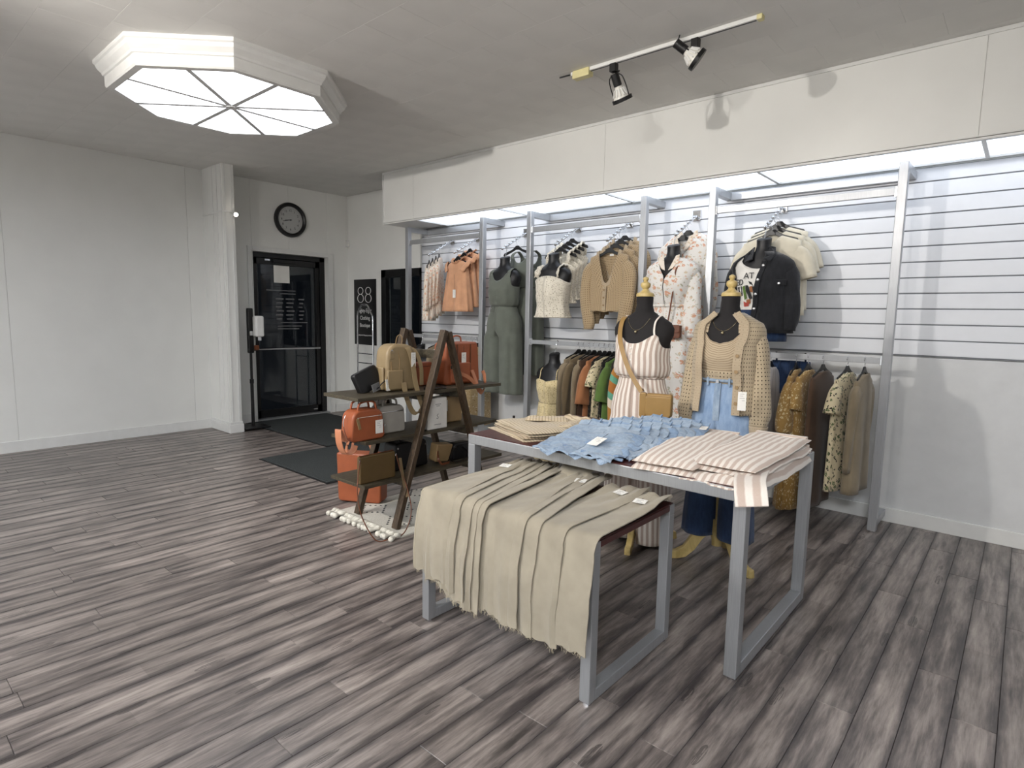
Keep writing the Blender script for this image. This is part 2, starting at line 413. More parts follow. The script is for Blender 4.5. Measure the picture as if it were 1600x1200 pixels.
def bez(pts, n=8):
    """smooth path through points (catmull-rom)"""
    pts = [Vector(p) for p in pts]; out = []
    P = [pts[0]*2-pts[1]]+pts+[pts[-1]*2-pts[-2]]
    for i in range(1, len(P)-2):
        a, b, c, d = P[i-1:i+3]
        for k in range(n):
            t = k/n
            out.append(.5*((2*b)+(c-a)*t+(2*a-5*b+4*c-d)*t*t+(3*b-a-3*c+d)*t**3))
    out.append(pts[-1]); return out
def sgn(x): return -1 if x < 0 else 1
def lerp(a, b, t): return a+(b-a)*t
def interp(tab, z):
    """tab rows sorted by first value descending"""
    if z >= tab[0][0]: return tab[0][1:]
    for a, b in zip(tab, tab[1:]):
        if z >= b[0]:
            t = (a[0]-z)/(a[0]-b[0]); t2 = t*t*(3-2*t)*.5+t*.5
            return tuple(lerp(x, y, t2) for x, y in zip(a[1:], b[1:]))
    return tab[-1][1:]
# ================================================================== SETTING
XD, YW, YS, ZC, YB, ZS = -7.28, 4.815, 4.785, 2.989, 4.272, 2.41
XR, YN = 3.6, -4.6
def px(p):
    c = Vector(p)-Vector((0, 0, H_CAM)); z = c.dot(fwd)
    return (800+FPX*c.dot(r2)/z, 600-FPX*c.dot(u2)/z, z) if z > .05 else (-9e3, -9e3, -1)
def seen_size(cs, ctr):
    """how large a piece shows in the photograph (0 = outside)"""
    q = [px(c) for c in cs]
    if any(k[2] < .05 for k in q): return 0
    x0, x1 = min(k[0] for k in q), max(k[0] for k in q); y0, y1 = min(k[1] for k in q), max(k[1] for k in q)
    if x1 < 0 or x0 > 1600 or y1 < 0 or y0 > 1200: return 0
    return 1e4/px(ctr)[2]**2
# ---- floor with laminate planks
fl = struct(B().span((XD-.2, YN-.1, -.06), (XR+.1, YW+.1, -.0095)).build('floor', 'dark_joint'), 'grey wood-look laminate plank floor')
PWD, PLN = .129, 1.215
def chamfer(bd, w, l, z0, z1, c, at=(0, 0), uvo=(0, 0)):
    n = len(bd.v)
    for zz, k in ((z0, 0), (z1-c if z1 > z0 else z1+c, 0), (z1, c)):
        for sx, sy in ((-1, -1), (1, -1), (1, 1), (-1, 1)):
            x, y = sx*(w/2-k), sy*(l/2-k); bd.pt((at[0]+x, at[1]+y, zz), (x+uvo[0], y+uvo[1]))
    for r in (0, 4):
        for i in range(4): bd.f.append((n+r+i, n+r+(i+1) % 4, n+r+4+(i+1) % 4, n+r+4+i))
    bd.f.append((n+8, n+9, n+10, n+11)); bd.f.append((n+3, n+2, n+1, n))
fixed = {0: 1.155, 1: 1.46, 3: .855, 4: 1.145, 2: 1.98, 5: .42}
planks = []
for k in range(-38, 48):
    xc = -1.25-PWD*(k+.5)
    if xc-PWD/2 < XD-.15 or xc+PWD/2 > XR+.05: continue
    j = fixed.get(k, random.Random(k*7+3).uniform(0, PLN))
    y = j-PLN*8
    while y < YW:
        if y+PLN > YN: planks.append((xc, y+PLN/2))
        y += PLN
def pl_seen(p):
    return seen_size([(p[0]+a*PWD/2, max(.05, p[1]+b*PLN/2), 0) for a in (-1, 1) for b in (-1, 1)], (p[0], p[1], 0)) if p[1] > -.2 or p[0] < -1 else 0
planks.sort(key=lambda p: -pl_seen(p))
bd = B(); chamfer(bd, PWD-.0012, PLN-.0012, -.0095, 0, .0013); pm = bd.mesh('plank'); pm.materials.append(M['laminate'])
for p in planks[:300]:
    o = bpy.data.objects.new('plank', pm); COL.objects.link(o); o.location = (p[0], p[1], 0); o.parent = fl
bd = B()
for i, p in enumerate(planks[300:]): chamfer(bd, PWD-.0012, PLN-.0012, -.0095, 0, .0013, p, (0, 4*(i % 90)+2))
o = bd.build('far_planks', 'laminate', fl); o['kind'] = 'stuff'
# ---- ceiling with square tiles
ce = struct(B().span((XD-.2, YN-.1, ZC+.012), (XR+.1, YW+.1, ZC+.1)).build('ceiling', 'ceiling_joint'), 'pale grey ceiling of square acoustic tiles')
TS = .305; tiles = []
for r in range(-25, 7):
    y0 = 2.98+TS*r
    off = {0: -1.26, 1: -1.405, 2: -1.252, 3: -1.397}.get(r, -1.26 if r % 2 == 0 else -1.405)
    for k in range(-23, 17):
        x0 = off+TS*k
        if x0 < XD-.3 or x0 > XR or y0+TS > YW+.14: continue
        tiles.append((x0+TS/2, y0+TS/2))
tl_seen = lambda p: seen_size([(p[0]+a*TS/2, p[1]+b*TS/2, ZC) for a in (-1, 1) for b in (-1, 1)], (p[0], p[1], ZC))
tiles.sort(key=lambda p: -tl_seen(p))
bd = B(); chamfer(bd, TS-.0003, TS-.0003, ZC+.012, ZC, .0009); tm = bd.mesh('ceiling_tile'); tm.materials.append(M['ceiling_paint'])
for p in tiles[:300]:
    o = bpy.data.objects.new('ceiling_tile', tm); COL.objects.link(o); o.location = (p[0], p[1], 0); o.parent = ce
bd = B()
for p in tiles[300:]: chamfer(bd, TS-.0003, TS-.0003, ZC+.012, ZC, .0009, p)
o = bd.build('far_ceiling_tiles', 'ceiling_paint', ce); o['kind'] = 'stuff'
# ---- walls
DY0, DY1, DZ = 3.45, 4.49, 2.13
wl = struct(B().span((XD-.22, YN, 0), (XD-.006, DY0, ZC)).span((XD-.22, DY1, 0), (XD-.006, YW+.1, ZC)).span((XD-.22, DY0, DZ), (XD-.006, DY1, ZC)).build('wall_left', 'wall_paint'), 'white panelled wall around the glass entrance door')
for a, b in (((YN, 0), (-.9, ZC)), ((-.9, 0), (1.1, ZC)), ((1.1, 0), (2.72, ZC)), ((2.72, 0), (DY0, ZC)), ((DY0, DZ), (3.943, ZC)), ((3.943, DZ), (DY1, ZC)), ((DY1, 0), (YW, ZC))):
    B().span((XD-.006, a[0]+.0012, a[1]), (XD, b[0]-.0012, b[1]-.002)).build('wall_panel', 'wall_paint', wl)
WX0, WX1, WZ0, WZ1 = -6.495, -5.655, .86, 1.96
wb = struct(B().span((XD-.2, YW, 0), (WX0, YW+.14, ZC)).span((WX1, YW, 0), (XR, YW+.14, ZC)).span((WX0, YW, 0), (WX1, YW+.14, WZ0)).span((WX0, YW, WZ1), (WX1, YW+.14, ZC)).build('wall_back', 'wall_paint'), 'white back wall behind the clothing displays')
ws = struct(B().span((-5.66, YS+.009, 1.17), (XR-.2, YW, 2.407)).build('wall_slatted', 'slat_groove'), 'white slatwall panel with horizontal grooves behind the hanging clothes')
zs = [1.176+.1035*k for k in range(12)]+[2.407]
for a, b in zip(zs, zs[1:]):
    B().span((-5.662, YS, a+.004), (XR-.2, YS+.012, b-.004)).build('slat', 'slat_white', ws, bevel=.002)
lp = struct(B().span((-5.66, YS+.004, .1), (XR-.2, YW, 1.165)).build('wall_lower', 'lower_panel', bevel=.002), 'smooth pale panel below the slatwall')
struct(B().span((XR, YN, 0), (XR+.12, YW, ZC)).build('wall_right', 'wall_paint'), 'white side wall')
struct(B().span((XD, YN-.12, 0), (XR, YN, ZC)).build('wall_front', 'wall_paint'), 'white wall opposite the clothing displays')
# bulkhead and soffit
bk = struct(B().span((-5.73, YB+.006, ZS+.02), (XR, YB+.03, ZC)).span((-5.73, YB+.03, ZS+.02), (-5.70, YW, ZC)).build('wall_bulkhead', 'wall_paint'), 'white bulkhead above the clothing displays')
for a, b in ((-5.73, -5.19), (-5.19, -2.752), (-2.752, -.31), (-.31, XR)):
    B().span((a+.001, YB, ZS+.02), (b-.001, YB+.006, ZC-.022)).build('bulkhead_panel', 'wall_paint', bk)
struct(B().span((-5.735, YB-.008, ZS), (XR, YB+.02, ZS+.014)).span((-5.735, YB-.005, ZS+.018), (XR, YB+.01, ZS+.026)).span((-5.742, YB-.0065, ZS+.03), (-5.715, YB+.01, ZC-.025)).build('trim_1', 'trim_white', bevel=.002), 'thin white trim along the bulkhead lower edge and corner')
struct(B().span((-5.735, YB-.01, ZC-.024), (XR, YB+.004, ZC-.001)).build('trim_2', 'trim_white', bevel=.002), 'thin white trim between bulkhead and ceiling')
struct(B().span((-5.15, YB+.03, ZS+.10), (XR, YW-.03, ZS+.12)).build('ceiling_soffit', 'trim_white'), 'white board above the fluorescent diffusers')
struct(B().span((-5.7, YB+.02, ZS), (-5.15, YW-.031, ZS+.02)).build('trim_4', 'trim_white'), 'plain white soffit panel at the left end of the bulkhead')
struct(B().span((-5.15, YB+.02, ZS), (XR, YB+.022, ZS+.02)).build('trim_5', 'trim_white'), 'white front lip of the soffit')
struct(B().span((-5.15, 4.748, ZS), (XR, YW-.031, ZS+.02)).build('trim_6', 'trim_white'), 'white rear lip of the soffit')
for k, xx in enumerate((-5.15, -3.957, -2.747, -1.51, -.285, .94, 2.16)):
    struct(B().span((xx-.011, YB+.03, ZS-.002), (xx+.011, 4.747, ZS+.02)).build('trim_%d' % (k+7), 'trim_white'), 'thin divider between two soffit diffusers')
xs = [-5.15, -3.957, -2.747, -1.51, -.285, .94, 2.16, 3.4]
desc = ['at the far left end above the orange tops', 'above the cream crochet top', 'above the beige cardigan', 'above the black jacket', 'right of the black jacket', 'further right', 'at the right end']
for a, b, d in zip(xs, xs[1:], desc):
    t = thing('soffit_light', 'bright fluorescent ceiling diffuser under the bulkhead '+d, 'ceiling light', ((a+b)/2, 4.52, ZS+.012))
    B().span((-(b-a)/2+.012, -.225, 0), ((b-a)/2-.012, .225, .005)).build('diffuser', 'panel_light', t)
# baseboards
struct(B().span((XD, YN, 0), (XD+.014, 2.9, .11)).span((XD, 3.03, 0), (XD+.014, DY0-.06, .11)).span((XD, DY1+.09, 0), (XD+.014, YW, .11)).build('baseboard_left', 'trim_white', bevel=.003), 'white baseboard along the entrance wall')
struct(B().span((XD, YW-.014, 0), (-5.66, YW, .11)).span((-5.66, YS-.01, 0), (XR, YW, .1)).build('baseboard_back', 'trim_white', bevel=.003), 'white baseboard along the back wall')
# pilaster beside the door
PX1, PY0, PY1 = -6.765, 2.9, 3.03
pb = struct(B().span((XD, PY0, 0), (PX1, PY1, ZC)).build('wall_pilaster', 'wall_paint', bevel=.003), 'white square pilaster beside the entrance')
B().span((XD, PY0-.016, 0), (PX1+.016, PY1+.016, .1)).build('base_moulding', 'trim_white', pb, bevel=.006)
B().span((XD, PY0-.008, .1), (PX1+.008, PY1+.008, .13)).build('base_cap', 'trim_white', pb, bevel=.004)
for yy in (PY0+.02, PY1-.034): B().span((PX1, yy, .13), (PX1+.006, yy+.014, ZC)).build('moulding_strip', 'trim_white', pb, bevel=.002)
for xx in (PX1-.03, PX1-.14, PX1-.25): B().span((xx, PY0-.006, .13), (xx+.014, PY0, ZC)).build('moulding_strip', 'trim_white', pb, bevel=.002)
B().span((XD, PY0-.01, 2.47), (PX1+.01, PY1+.01, 2.49)).build('rail_moulding', 'trim_white', pb, bevel=.003)
# ---- entrance door (black metal frame, glass)
XG = XD-.10
dr = thing('door_1', 'black framed glass entrance door', None, (XG, DY0, 0), kind='structure')
def L(*a): return [(q[0]-XG, q[1]-DY0, q[2]) for q in a]
bd = B()
for a, b in (((-.05, 0, 0), (.03, .055, DZ)), ((-.05, 1.04-.075, 0), (.03, 1.04, DZ)), ((-.05, 0, DZ-.06), (.03, 1.04, DZ))): bd.span(a, b)
bd.build('door_frame', 'black_frame', dr, bevel=.003)
bd = B()
for a, b in (((-.03, .058, .02), (.015, .10, 2.065)), ((-.03, .905, .02), (.015, .962, 2.065)), ((-.03, .058, 1.985), (.015, .962, 2.065)), ((-.03, .058, .02), (.015, .962, .12))): bd.span(a, b)
leaf = bd.build('door_leaf', 'black_frame', dr, bevel=.003)
B().span((-.012, .10, .12), (-.004, .905, 1.985)).build('glass_pane', 'door_glass', leaf)
B().cyl((.06, .03, .91), (.06, .93, .91), .013, seg=12).build('push_bar', 'chrome', dr, smooth='auto')
for yy in (.12, .90): B().cyl((.01, yy, .91), (.06, yy, .91), .009, seg=10).build('bar_bracket', 'chrome', dr, smooth='auto')
for yy in (.19, .52): B().span((.015, yy, 2.03), (.045, yy+.07, 2.055)).build('closer_bracket', 'chrome', dr, bevel=.004)
B().span((.015, .3, 2.015), (.05, .62, 2.06)).build('door_closer', 'black_frame', dr, bevel=.006)
B().span((-.05, 0, 0), (.11, 1.04, .018)).build('threshold', 'steel_table', dr, bevel=.004)
B().span((.016, .84, .055), (.02, .9, .068)).build('name_plate', 'chrome', dr)
# printed white decal rows on the glass (illegible in the photograph)
bd = B()
for i in range(6):
    z = 1.55-.052*i
    for a, b in ((.34, .45), (.48, .60), (.66, .74)): bd.span((.0, a+.01*(i % 2), z), (.0008, b-.012*(i % 3), z+.017))
for z, a, b in ((1.66, .22, .62), (1.62, .40, .62), (1.245, .40, .78), (1.2, .36, .70), (1.165, .36, .66)): bd.span((.0, a, z), (.0008, b, z+.012))
o = bd.build('hours_decal', 'grey_print', dr); o['kind'] = 'stuff'
ps = tag(B().span((XG+.001, 3.775, 1.765), (XG+.003, 3.99, 1.985)).build('paper_notice', 'card_white'), 'blank white paper notice taped on the glass door', 'notice')
# casing
bd = B(); c = .06
for a, b in (((XD, DY0-c, 0), (XD+.018, DY0, DZ+c)), ((XD, DY1, 0), (XD+.018, DY1+c+.02, DZ+c)), ((XD, DY0, DZ), (XD+.018, DY1, DZ+c)),
             ((XD, DY0-.012, 0), (XD+.026, DY0, DZ+.012)), ((XD, DY1, 0), (XD+.026, DY1+.012, DZ+.012)), ((XD, DY0, DZ), (XD+.026, DY1, DZ+.012))): bd.span(a, b)
struct(bd.build('trim_3', 'trim_white', bevel=.003), 'white casing around the entrance door')
# ---- window with black frame
wn = thing('window_1', 'black framed interior window', None, (WX0, YW, WZ0), kind='structure')
ww, wh = WX1-WX0, WZ1-WZ0
bd = B()
for a, b in (((0, -.02, 0), (.095, .05, wh)), ((ww-.06, -.02, 0), (ww, .05, wh)), ((0, -.02, wh-.1), (ww, .05, wh)), ((0, -.02, 0), (ww, .05, .1)), ((.40, -.015, 0), (.50, .05, wh))): bd.span(a, b)
bd.build('window_frame', 'black_frame', wn, bevel=.004)
B().span((.095, .02, .1), (.40, .026, wh-.1)).build('glass_pane', 'window_glass', wn)
B().span((.50, .02, .1), (ww-.06, .026, wh-.1)).build('glass_pane', 'window_glass', wn)
B().span((.52, -.005, .1), (.56, .018, wh-.1)).build('mullion', 'steel_table', wn, bevel=.003)
# ================================================================== LAMPS, SIGNS, FIXTURES
def octagon(label, loc, glow):
    t = thing('octagonal_ceiling_light', label, 'ceiling light', loc)      # origin at ceiling level
    def ring(ap, z): return [(ap/math.cos(PI/8)*math.cos(PI/8+k*PI/4), ap/math.cos(PI/8)*math.sin(PI/8+k*PI/4), z) for k in range(8)]
    # crown moulding, one mitred length per side
    prof = [(.745, 0), (.745, -.022), (.735, -.03), (.728, -.05), (.705, -.075), (.70, -.088), (.69, -.092), (.69, -.15), (.682, -.16), (.64, -.16), (.64, -.145), (.66, -.14), (.66, 0)]
    for k in range(8):
        bd = B(); a0, a1 = PI/8+(k-1)*PI/4, PI/8+k*PI/4
        e = [[(ap/math.cos(PI/8)*math.cos(a), ap/math.cos(PI/8)*math.sin(a), z) for ap, z in prof] for a in (a0, a1)]
        bd.loft(e, True, True, True); bd.build('crown_moulding', 'trim_white', t)
    for k in range(8):
        a0, a1 = PI/8+(k-1)*PI/4, PI/8+k*PI/4; R_ = .645/math.cos(PI/8); am = (a0+a1)/2
        pts = [(0, 0, -.148), (.645*math.cos(am-PI/4), .645*math.sin(am-PI/4), -.148), (R_*math.cos(a0), R_*math.sin(a0), -.148), (.645*math.cos(am), .645*math.sin(am), -.148)]
        B().prism(pts, (0, 0, .004)).build('acrylic_pane', glow, t)
    for k in range(8):
        am = k*PI/4; c, s_ = math.cos(am), math.sin(am)
        B().bar((0, 0, -.152), (.645*c, .645*s_, -.152), .032, .016).build('glazing_bar', 'lower_panel', t)
    B().cyl((0, 0, -.166), (0, 0, -.145), .035, seg=12).build('hub', 'lower_panel', t)
    return t
octagon('large octagonal ceiling light with white crown moulding and frosted panes', (-4.40, 1.975, ZC), 'oct_light')
octagon('added octagonal fill light out of view behind the camera', (.6, -1.6, ZC), 'oct_light_fill')  # this and the next octagon are unseen, added to brighten the whole room
octagon('added octagonal fill light out of view left of the camera', (-4.2, -2.6, ZC), 'oct_light_fill')
# ---- track with two spot heads
YT = 3.33
t = thing('light_track', 'white ceiling light track with cream connector box', 'light track', (-1.8, YT, ZC))
B().span((-.62, -.018, -.022), (.60, .018, 0)).build('rail', 'trim_white', t, bevel=.003)
B().span((-.62, -.006, -.0235), (.57, .004, -.021)).build('slot', 'black_plastic', t)
B().span((-.60, -.028, -.05), (-.47, .028, 0)).build('connector_box', 'cream_plastic', t, bevel=.006)
B().span((.575, -.02, -.026), (.605, .02, 0)).build('end_cap', 'cream_plastic', t, bevel=.004)
B().cyl((-.60, 0, -.008), (-.72, .0, -.004), .005, seg=8).build('feed_wire', 'black_plastic', t)
def spot(label, loc, tilt, spin, back=0, watts=W_SPOT, cone=1.5):
    t = thing('track_spotlight', label, 'spotlight', loc)
    B().span((-.022, -.02, -.05), (.022, .02, 0)).build('adapter', 'black_plastic', t, bevel=.004)
    R_ = Matrix.Rotation(spin, 3, 'Z') @ Matrix.Rotation(tilt, 3, 'X')
    c = Vector((0, 0, -.05-back*.35))-R_ @ Vector((0, 0, -back))
    if back:
        e_ = c+R_ @ Vector((0, 0, -.165))
        for sx in (-1, 1): B().bar((0, 0, -.045), e_+R_ @ Vector((sx*.061, 0, 0)), .012, .008).build('arm', 'black_plastic', t, bevel=.002)
    # head axis is local -Z of R_: can -> bulb -> ring
    def P_(x, y, z): return c+R_ @ Vector((x, y, z))
    sock = B().cyl(P_(0, 0, -.01), P_(0, 0, -.085), .026, seg=18).build('lamp_socket', 'black_plastic', t, smooth='auto', bevel=.002)
    B().tube([P_(.015, .026, -.012), P_(.012, .04, -.005), P_(-.012, .04, -.005), P_(-.015, .026, -.012)], .003, 6).build('cord_loop', 'black_plastic', t)
    bd = B(); bd.loft([[P_(r*math.cos(a), r*math.sin(a), z) for a in [2*PI*k/24 for k in range(24)]] for r, z in ((.02, -.083), (.026, -.098), (.044, -.135), (.053, -.152), (.055, -.162), (.05, -.168))], True, True, False)
    bulb = bd.build('bulb', 'bulb_glass', t, smooth='auto')
    bd = B(); bd.loft([[P_(r*math.cos(a), r*math.sin(a), z) for a in [2*PI*k/24 for k in range(24)]] for r, z in ((.049, -.166), (.048, -.1665))], True, True, True)
    bd.build('bulb_lens', 'bulb_lit', t)
    bd = B()
    for k in range(14):
        a = 2*PI*k/14; bd.bar(P_(.031*math.cos(a), .031*math.sin(a), -.10), P_(.052*math.cos(a), .052*math.sin(a), -.142), .003, .008)
    bd.build('bulb_fins', 'trim_white', t)
    bd = B(); bd.loft([[P_(r*math.cos(a), r*math.sin(a), z) for a in [2*PI*k/28 for k in range(28)]] for r, z in ((.058, -.155), (.064, -.155), (.064, -.178), (.058, -.178), (.058, -.155))])
    bd.build('ring', 'black_plastic', t, smooth='auto')
    if back: bd = B(); bd.tube([P_(.02, 0, -.05), P_(.03, 0, -.1)], .004, 6)
    else: bd = B(); bd.tube(bez([P_(.063, 0, -.165), P_(.064, 0, -.08), P_(.05, 0, -.03), P_(0, 0, -.012), P_(-.05, 0, -.03), P_(-.064, 0, -.08), P_(-.063, 0, -.165)], 4), .0035, 6)
    bd.build('yoke', 'black_plastic', t, smooth=True)
    ld = bpy.data.lights.new('spot_beam', 'SPOT'); ld.energy = watts; ld.spot_size = cone; ld.spot_blend = .9; ld.shadow_soft_size = .045; ld.color = (1, .95, .89)
    lo = bpy.data.objects.new('spot_beam', ld); COL.objects.link(lo); lo.parent = t
    lo.matrix_local = Matrix.Translation(P_(0, 0, -.19)) @ R_.to_4x4()
    return t
spot('black track spotlight with white finned bulb hanging nearer the connector box', (-2.10, YT, ZC-.02), .52, -.25)
t2 = spot('black track spotlight tilted sideways at the right end of the track', (-1.565, YT, ZC-.02), .93, -.96, .15)
# a second track, parallel to the first, above the near side of the shop
t = thing('light_track', 'white ceiling light track above the near side of the shop', 'light track', (-2.4, .5, ZC))
B().span((-1.8, -.018, -.022), (1.8, .018, 0)).build('rail', 'trim_white', t, bevel=.003)
B().span((-1.8, -.006, -.0235), (1.78, .004, -.021)).build('slot', 'black_plastic', t)
B().span((1.77, -.02, -.026), (1.81, .02, 0)).build('end_cap', 'cream_plastic', t, bevel=.004)
t = thing('light_track', 'short white ceiling light track left of the near one', 'light track', (-3.3, -.6, ZC))
B().span((-.6, -.018, -.022), (.6, .018, 0)).build('rail', 'trim_white', t, bevel=.003)
B().span((.58, -.02, -.026), (.61, .02, 0)).build('end_cap', 'cream_plastic', t, bevel=.004)
for xx, yy, d_, wt in ((-3.3, -.74, 'alone on the short ceiling track', 4.0), (-1.28, .36, 'in the middle of the near ceiling track', .8), (-.75, .36, 'at the end of the near ceiling track', .45)):
    t = spot('black track spotlight '+d_, (xx, yy, ZC-.19), 1.28, 0, watts=W_FLOOD*wt, cone=1.95)
    B().bar((0, .14, .168), (0, .02, -.02), .014, .014).build('stem', 'black_plastic', t)
# small sconce on the pilaster
t = thing('wall_spotlight', 'tiny lit spotlight on the white pilaster beside the door', 'spotlight', (PX1+.006, PY1-.02, 2.45))
B().span((0, -.02, -.02), (.02, .02, .02)).build('bracket', 'trim_white', t, bevel=.003)
B().lathe([(.012, 0), (.02, .012), (.024, .03), (.02, .03)], seg=14, ax=Matrix.Rotation(PI/2, 3, 'Y'), c=(.012, .01, 0)).build('shade', 'trim_white', t, smooth='auto')
B().lathe([(.004, -.018), (.016, -.01), (.02, .0), (.016, .012), (.004, .019)], seg=14, c=(.05, .012, 0)).build('bulb', 'lamp_hot', t, smooth=True)
# ---- wall clock
RX = (PI/2, 0, PI/2)
t = thing('wall_clock', 'round black-framed wall clock above the entrance door', 'clock', (XD, 3.962, 2.562))
A = Matrix.Rotation(PI/2, 3, 'Y')
B().lathe([(.215, 0), (.218, .02), (.208, .045), (.188, .05), (.17, .035), (.168, .012)], seg=48, ax=A).build('clock_frame', 'black_plastic', t, smooth='auto')
B().lathe([(.17, .001), (.17, .014)], seg=48, ax=A).build('dial', 'clock_face', t)
for i in range(1, 13):
    a = i*PI/6; text(str(i), .042, 'ink', t, (.0148, .118*math.sin(a), .118*math.cos(a)), RX, name='numeral')
bd = B()
for i in range(60):
    a = i*PI/30; bd.bar((.0148, .144*math.sin(a), .144*math.cos(a)), (.0148, .15*math.sin(a), .15*math.cos(a)), .0015, .003, (1, 0, 0))
bd.build('minute_marks', 'ink', t)
for nm, deg, ln, wd in (('minute_hand', 258, .105, .006), ('hour_hand', 262, .075, .009)):
    a = math.radians(deg); B().bar((.018, -.02*math.sin(a), -.02*math.cos(a)), (.018, ln*math.sin(a), ln*math.cos(a)), wd, .0015, (1, 0, 0)).build(nm, 'ink', t)
B().lathe([(.008, .014), (.008, .022)], seg=12, ax=A).build('hub', 'ink', t)
# ---- shop sign
t = thing('shop_sign', 'tall black sign reading 88 Eighty-Eight Clothing Boutique', 'sign', (-6.873, YW, 1.405))
B().span((-.25, -.012, -.445), (.25, 0, .445)).build('board', 'sign_black', t, bevel=.002)
R0 = (PI/2, 0, 0)
# thin-line figure eights
for cx in (-.095, .083):
    bd = B(); pth = []
    for k in range(64):
        a = 2*PI*k/64; s_ = math.sin(a); z = .235+ .102*s_
        wd_ = .068 if s_ < 0 else .058
        x = cx+wd_*math.sin(2*a)*1.0 if False else cx+wd_*math.cos(a)*(1 if True else 1)*abs(math.sin(a))**.5*sgn(1)
        pth.append((x, z))
    lo_ = [(cx+.068*math.cos(PI/2+2*PI*k/32), .187+.055*math.sin(PI/2+2*PI*k/32)) for k in range(33)]
    hi_ = [(cx+.058*math.cos(-PI/2+2*PI*k/32), .289+.047*math.sin(-PI/2+2*PI*k/32)) for k in range(33)]
    for pts in (lo_, hi_): bd.tube([(p[0], -.0135, p[1]) for p in pts], .0042, 5)
    bd.build('numeral_eight', 'white_print', t)
text('Eighty-Eight', .076, 'white_print', t, (.0, -.0126, .02), R0, sx=.86)
text('Clothing', .076, 'white_print', t, (.0, -.0126, -.08), R0, sx=.86)
text('Boutique', .076, 'white_print', t, (.0, -.0126, -.18), R0, sx=.86)
text('Thank you for Shopping Local Stores', .028, 'white_print', t, (.0, -.0126, -.315), R0, sx=.86)
# ---- motion sensor
t = thing('motion_sensor', 'small white motion sensor in the wall corner', 'sensor', (-7.262, 4.797, 2.345))
B().span((-.018, -.018, -.045), (.03, .018, .045)).build('housing', 'trim_white', t, bevel=.008)
B().span((.028, -.012, -.03), (.034, .012, .0)).build('lens', 'card_white', t, bevel=.003)
B().cyl((-.0, .01, .045), (-.0, .01, .62), .004, seg=6).build('cable', 'trim_white', t)
# ---- hand sanitizer stand
t = thing('sanitizer_stand', 'black floor stand with white sanitizer dispenser beside the door', 'sanitizer stand', (-6.9, 3.2, .009))
B().span((-.14, -.13, .005), (.14, .17, .022)).build('base', 'black_plastic', t, bevel=.006)
B().cyl((-.03, .035, .02), (-.03, .035, .55), .019, seg=14).build('lower_pole', 'black_plastic', t, smooth='auto')
B().cyl((-.03, .035, .53), (-.03, .035, .95), .015, seg=14).build('upper_pole', 'black_plastic', t, smooth='auto')
B().cyl((-.03, .035, .53), (-.03, .035, .58), .024, seg=14).build('collar', 'black_plastic', t, smooth='auto')
B().span((-.055, .0, .89), (-.005, .068, 1.42)).build('back_board', 'black_plastic', t, bevel=.012)
B().span((-.01, .05, 1.085), (.085, .155, 1.33)).build('dispenser', 'trim_white', t, bevel=.02)
B().span((.02, .10, 1.04), (.05, .13, 1.09)).build('nozzle', 'clear_plastic', t, bevel=.004)
B().span((-.01, .05, .92), (.07, .12, .93)).build('drip_tray', 'black_plastic', t, bevel=.003)
B().span((.0, .06, .93), (.05, .10, .985)).build('warning_cup', 'l_brown', t, bevel=.003)
B().span((-.005, .012, 1.10), (.002, .05, 1.15)).build('label_plate', 'chrome', t)
# ---- chrome hoop stand
t = thing('hoop_stand', 'bent chrome tube hoop stand in front of the shop sign', 'display stand', (-6.575, 4.6, 0))
B().tube([(-.175, 0, .02), (-.175, 0, 1.36), (-.165, 0, 1.40), (-.09, 0, 1.49), (-.07, 0, 1.50), (.03, 0, 1.50), (.05, 0, 1.49), (.155, 0, 1.36), (.165, 0, 1.32), (.165, 0, .02)], .0125, 12).build('hoop_tube', 'chrome', t, smooth='auto')
for z in (.86, .735): B().cyl((-.17, 0, z), (.165, 0, z), .008, seg=10).build('cross_bar', 'chrome', t, smooth='auto')
B().span((-.22, -.16, 0), (.21, .16, .02)).build('base_plate', 'chrome', t, bevel=.004)
# ---- mats
def mat_(name, label, a, b, h=.012):
    t = thing(name, label, 'floor mat', ((a[0]+b[0])/2, (a[1]+b[1])/2, 0)); w_, l_ = b[0]-a[0], b[1]-a[1]
    bd = B(); chamfer(bd, w_-.03, l_-.03, .004, h, .004); bd.build('pile', 'mat_carpet', t)
    bd = B(); chamfer(bd, w_, l_, .0, .007, .003); bd.build('rubber_edge', 'black_plastic', t)
mat_('door_mat', 'dark grey carpet mat directly inside the entrance door', (-7.24, 3.289), (-5.41, 4.42))
mat_('runner_mat', 'dark charcoal carpet mat beside the wooden ladder shelf', (-5.385, 2.557), (-4.217, 4.36))
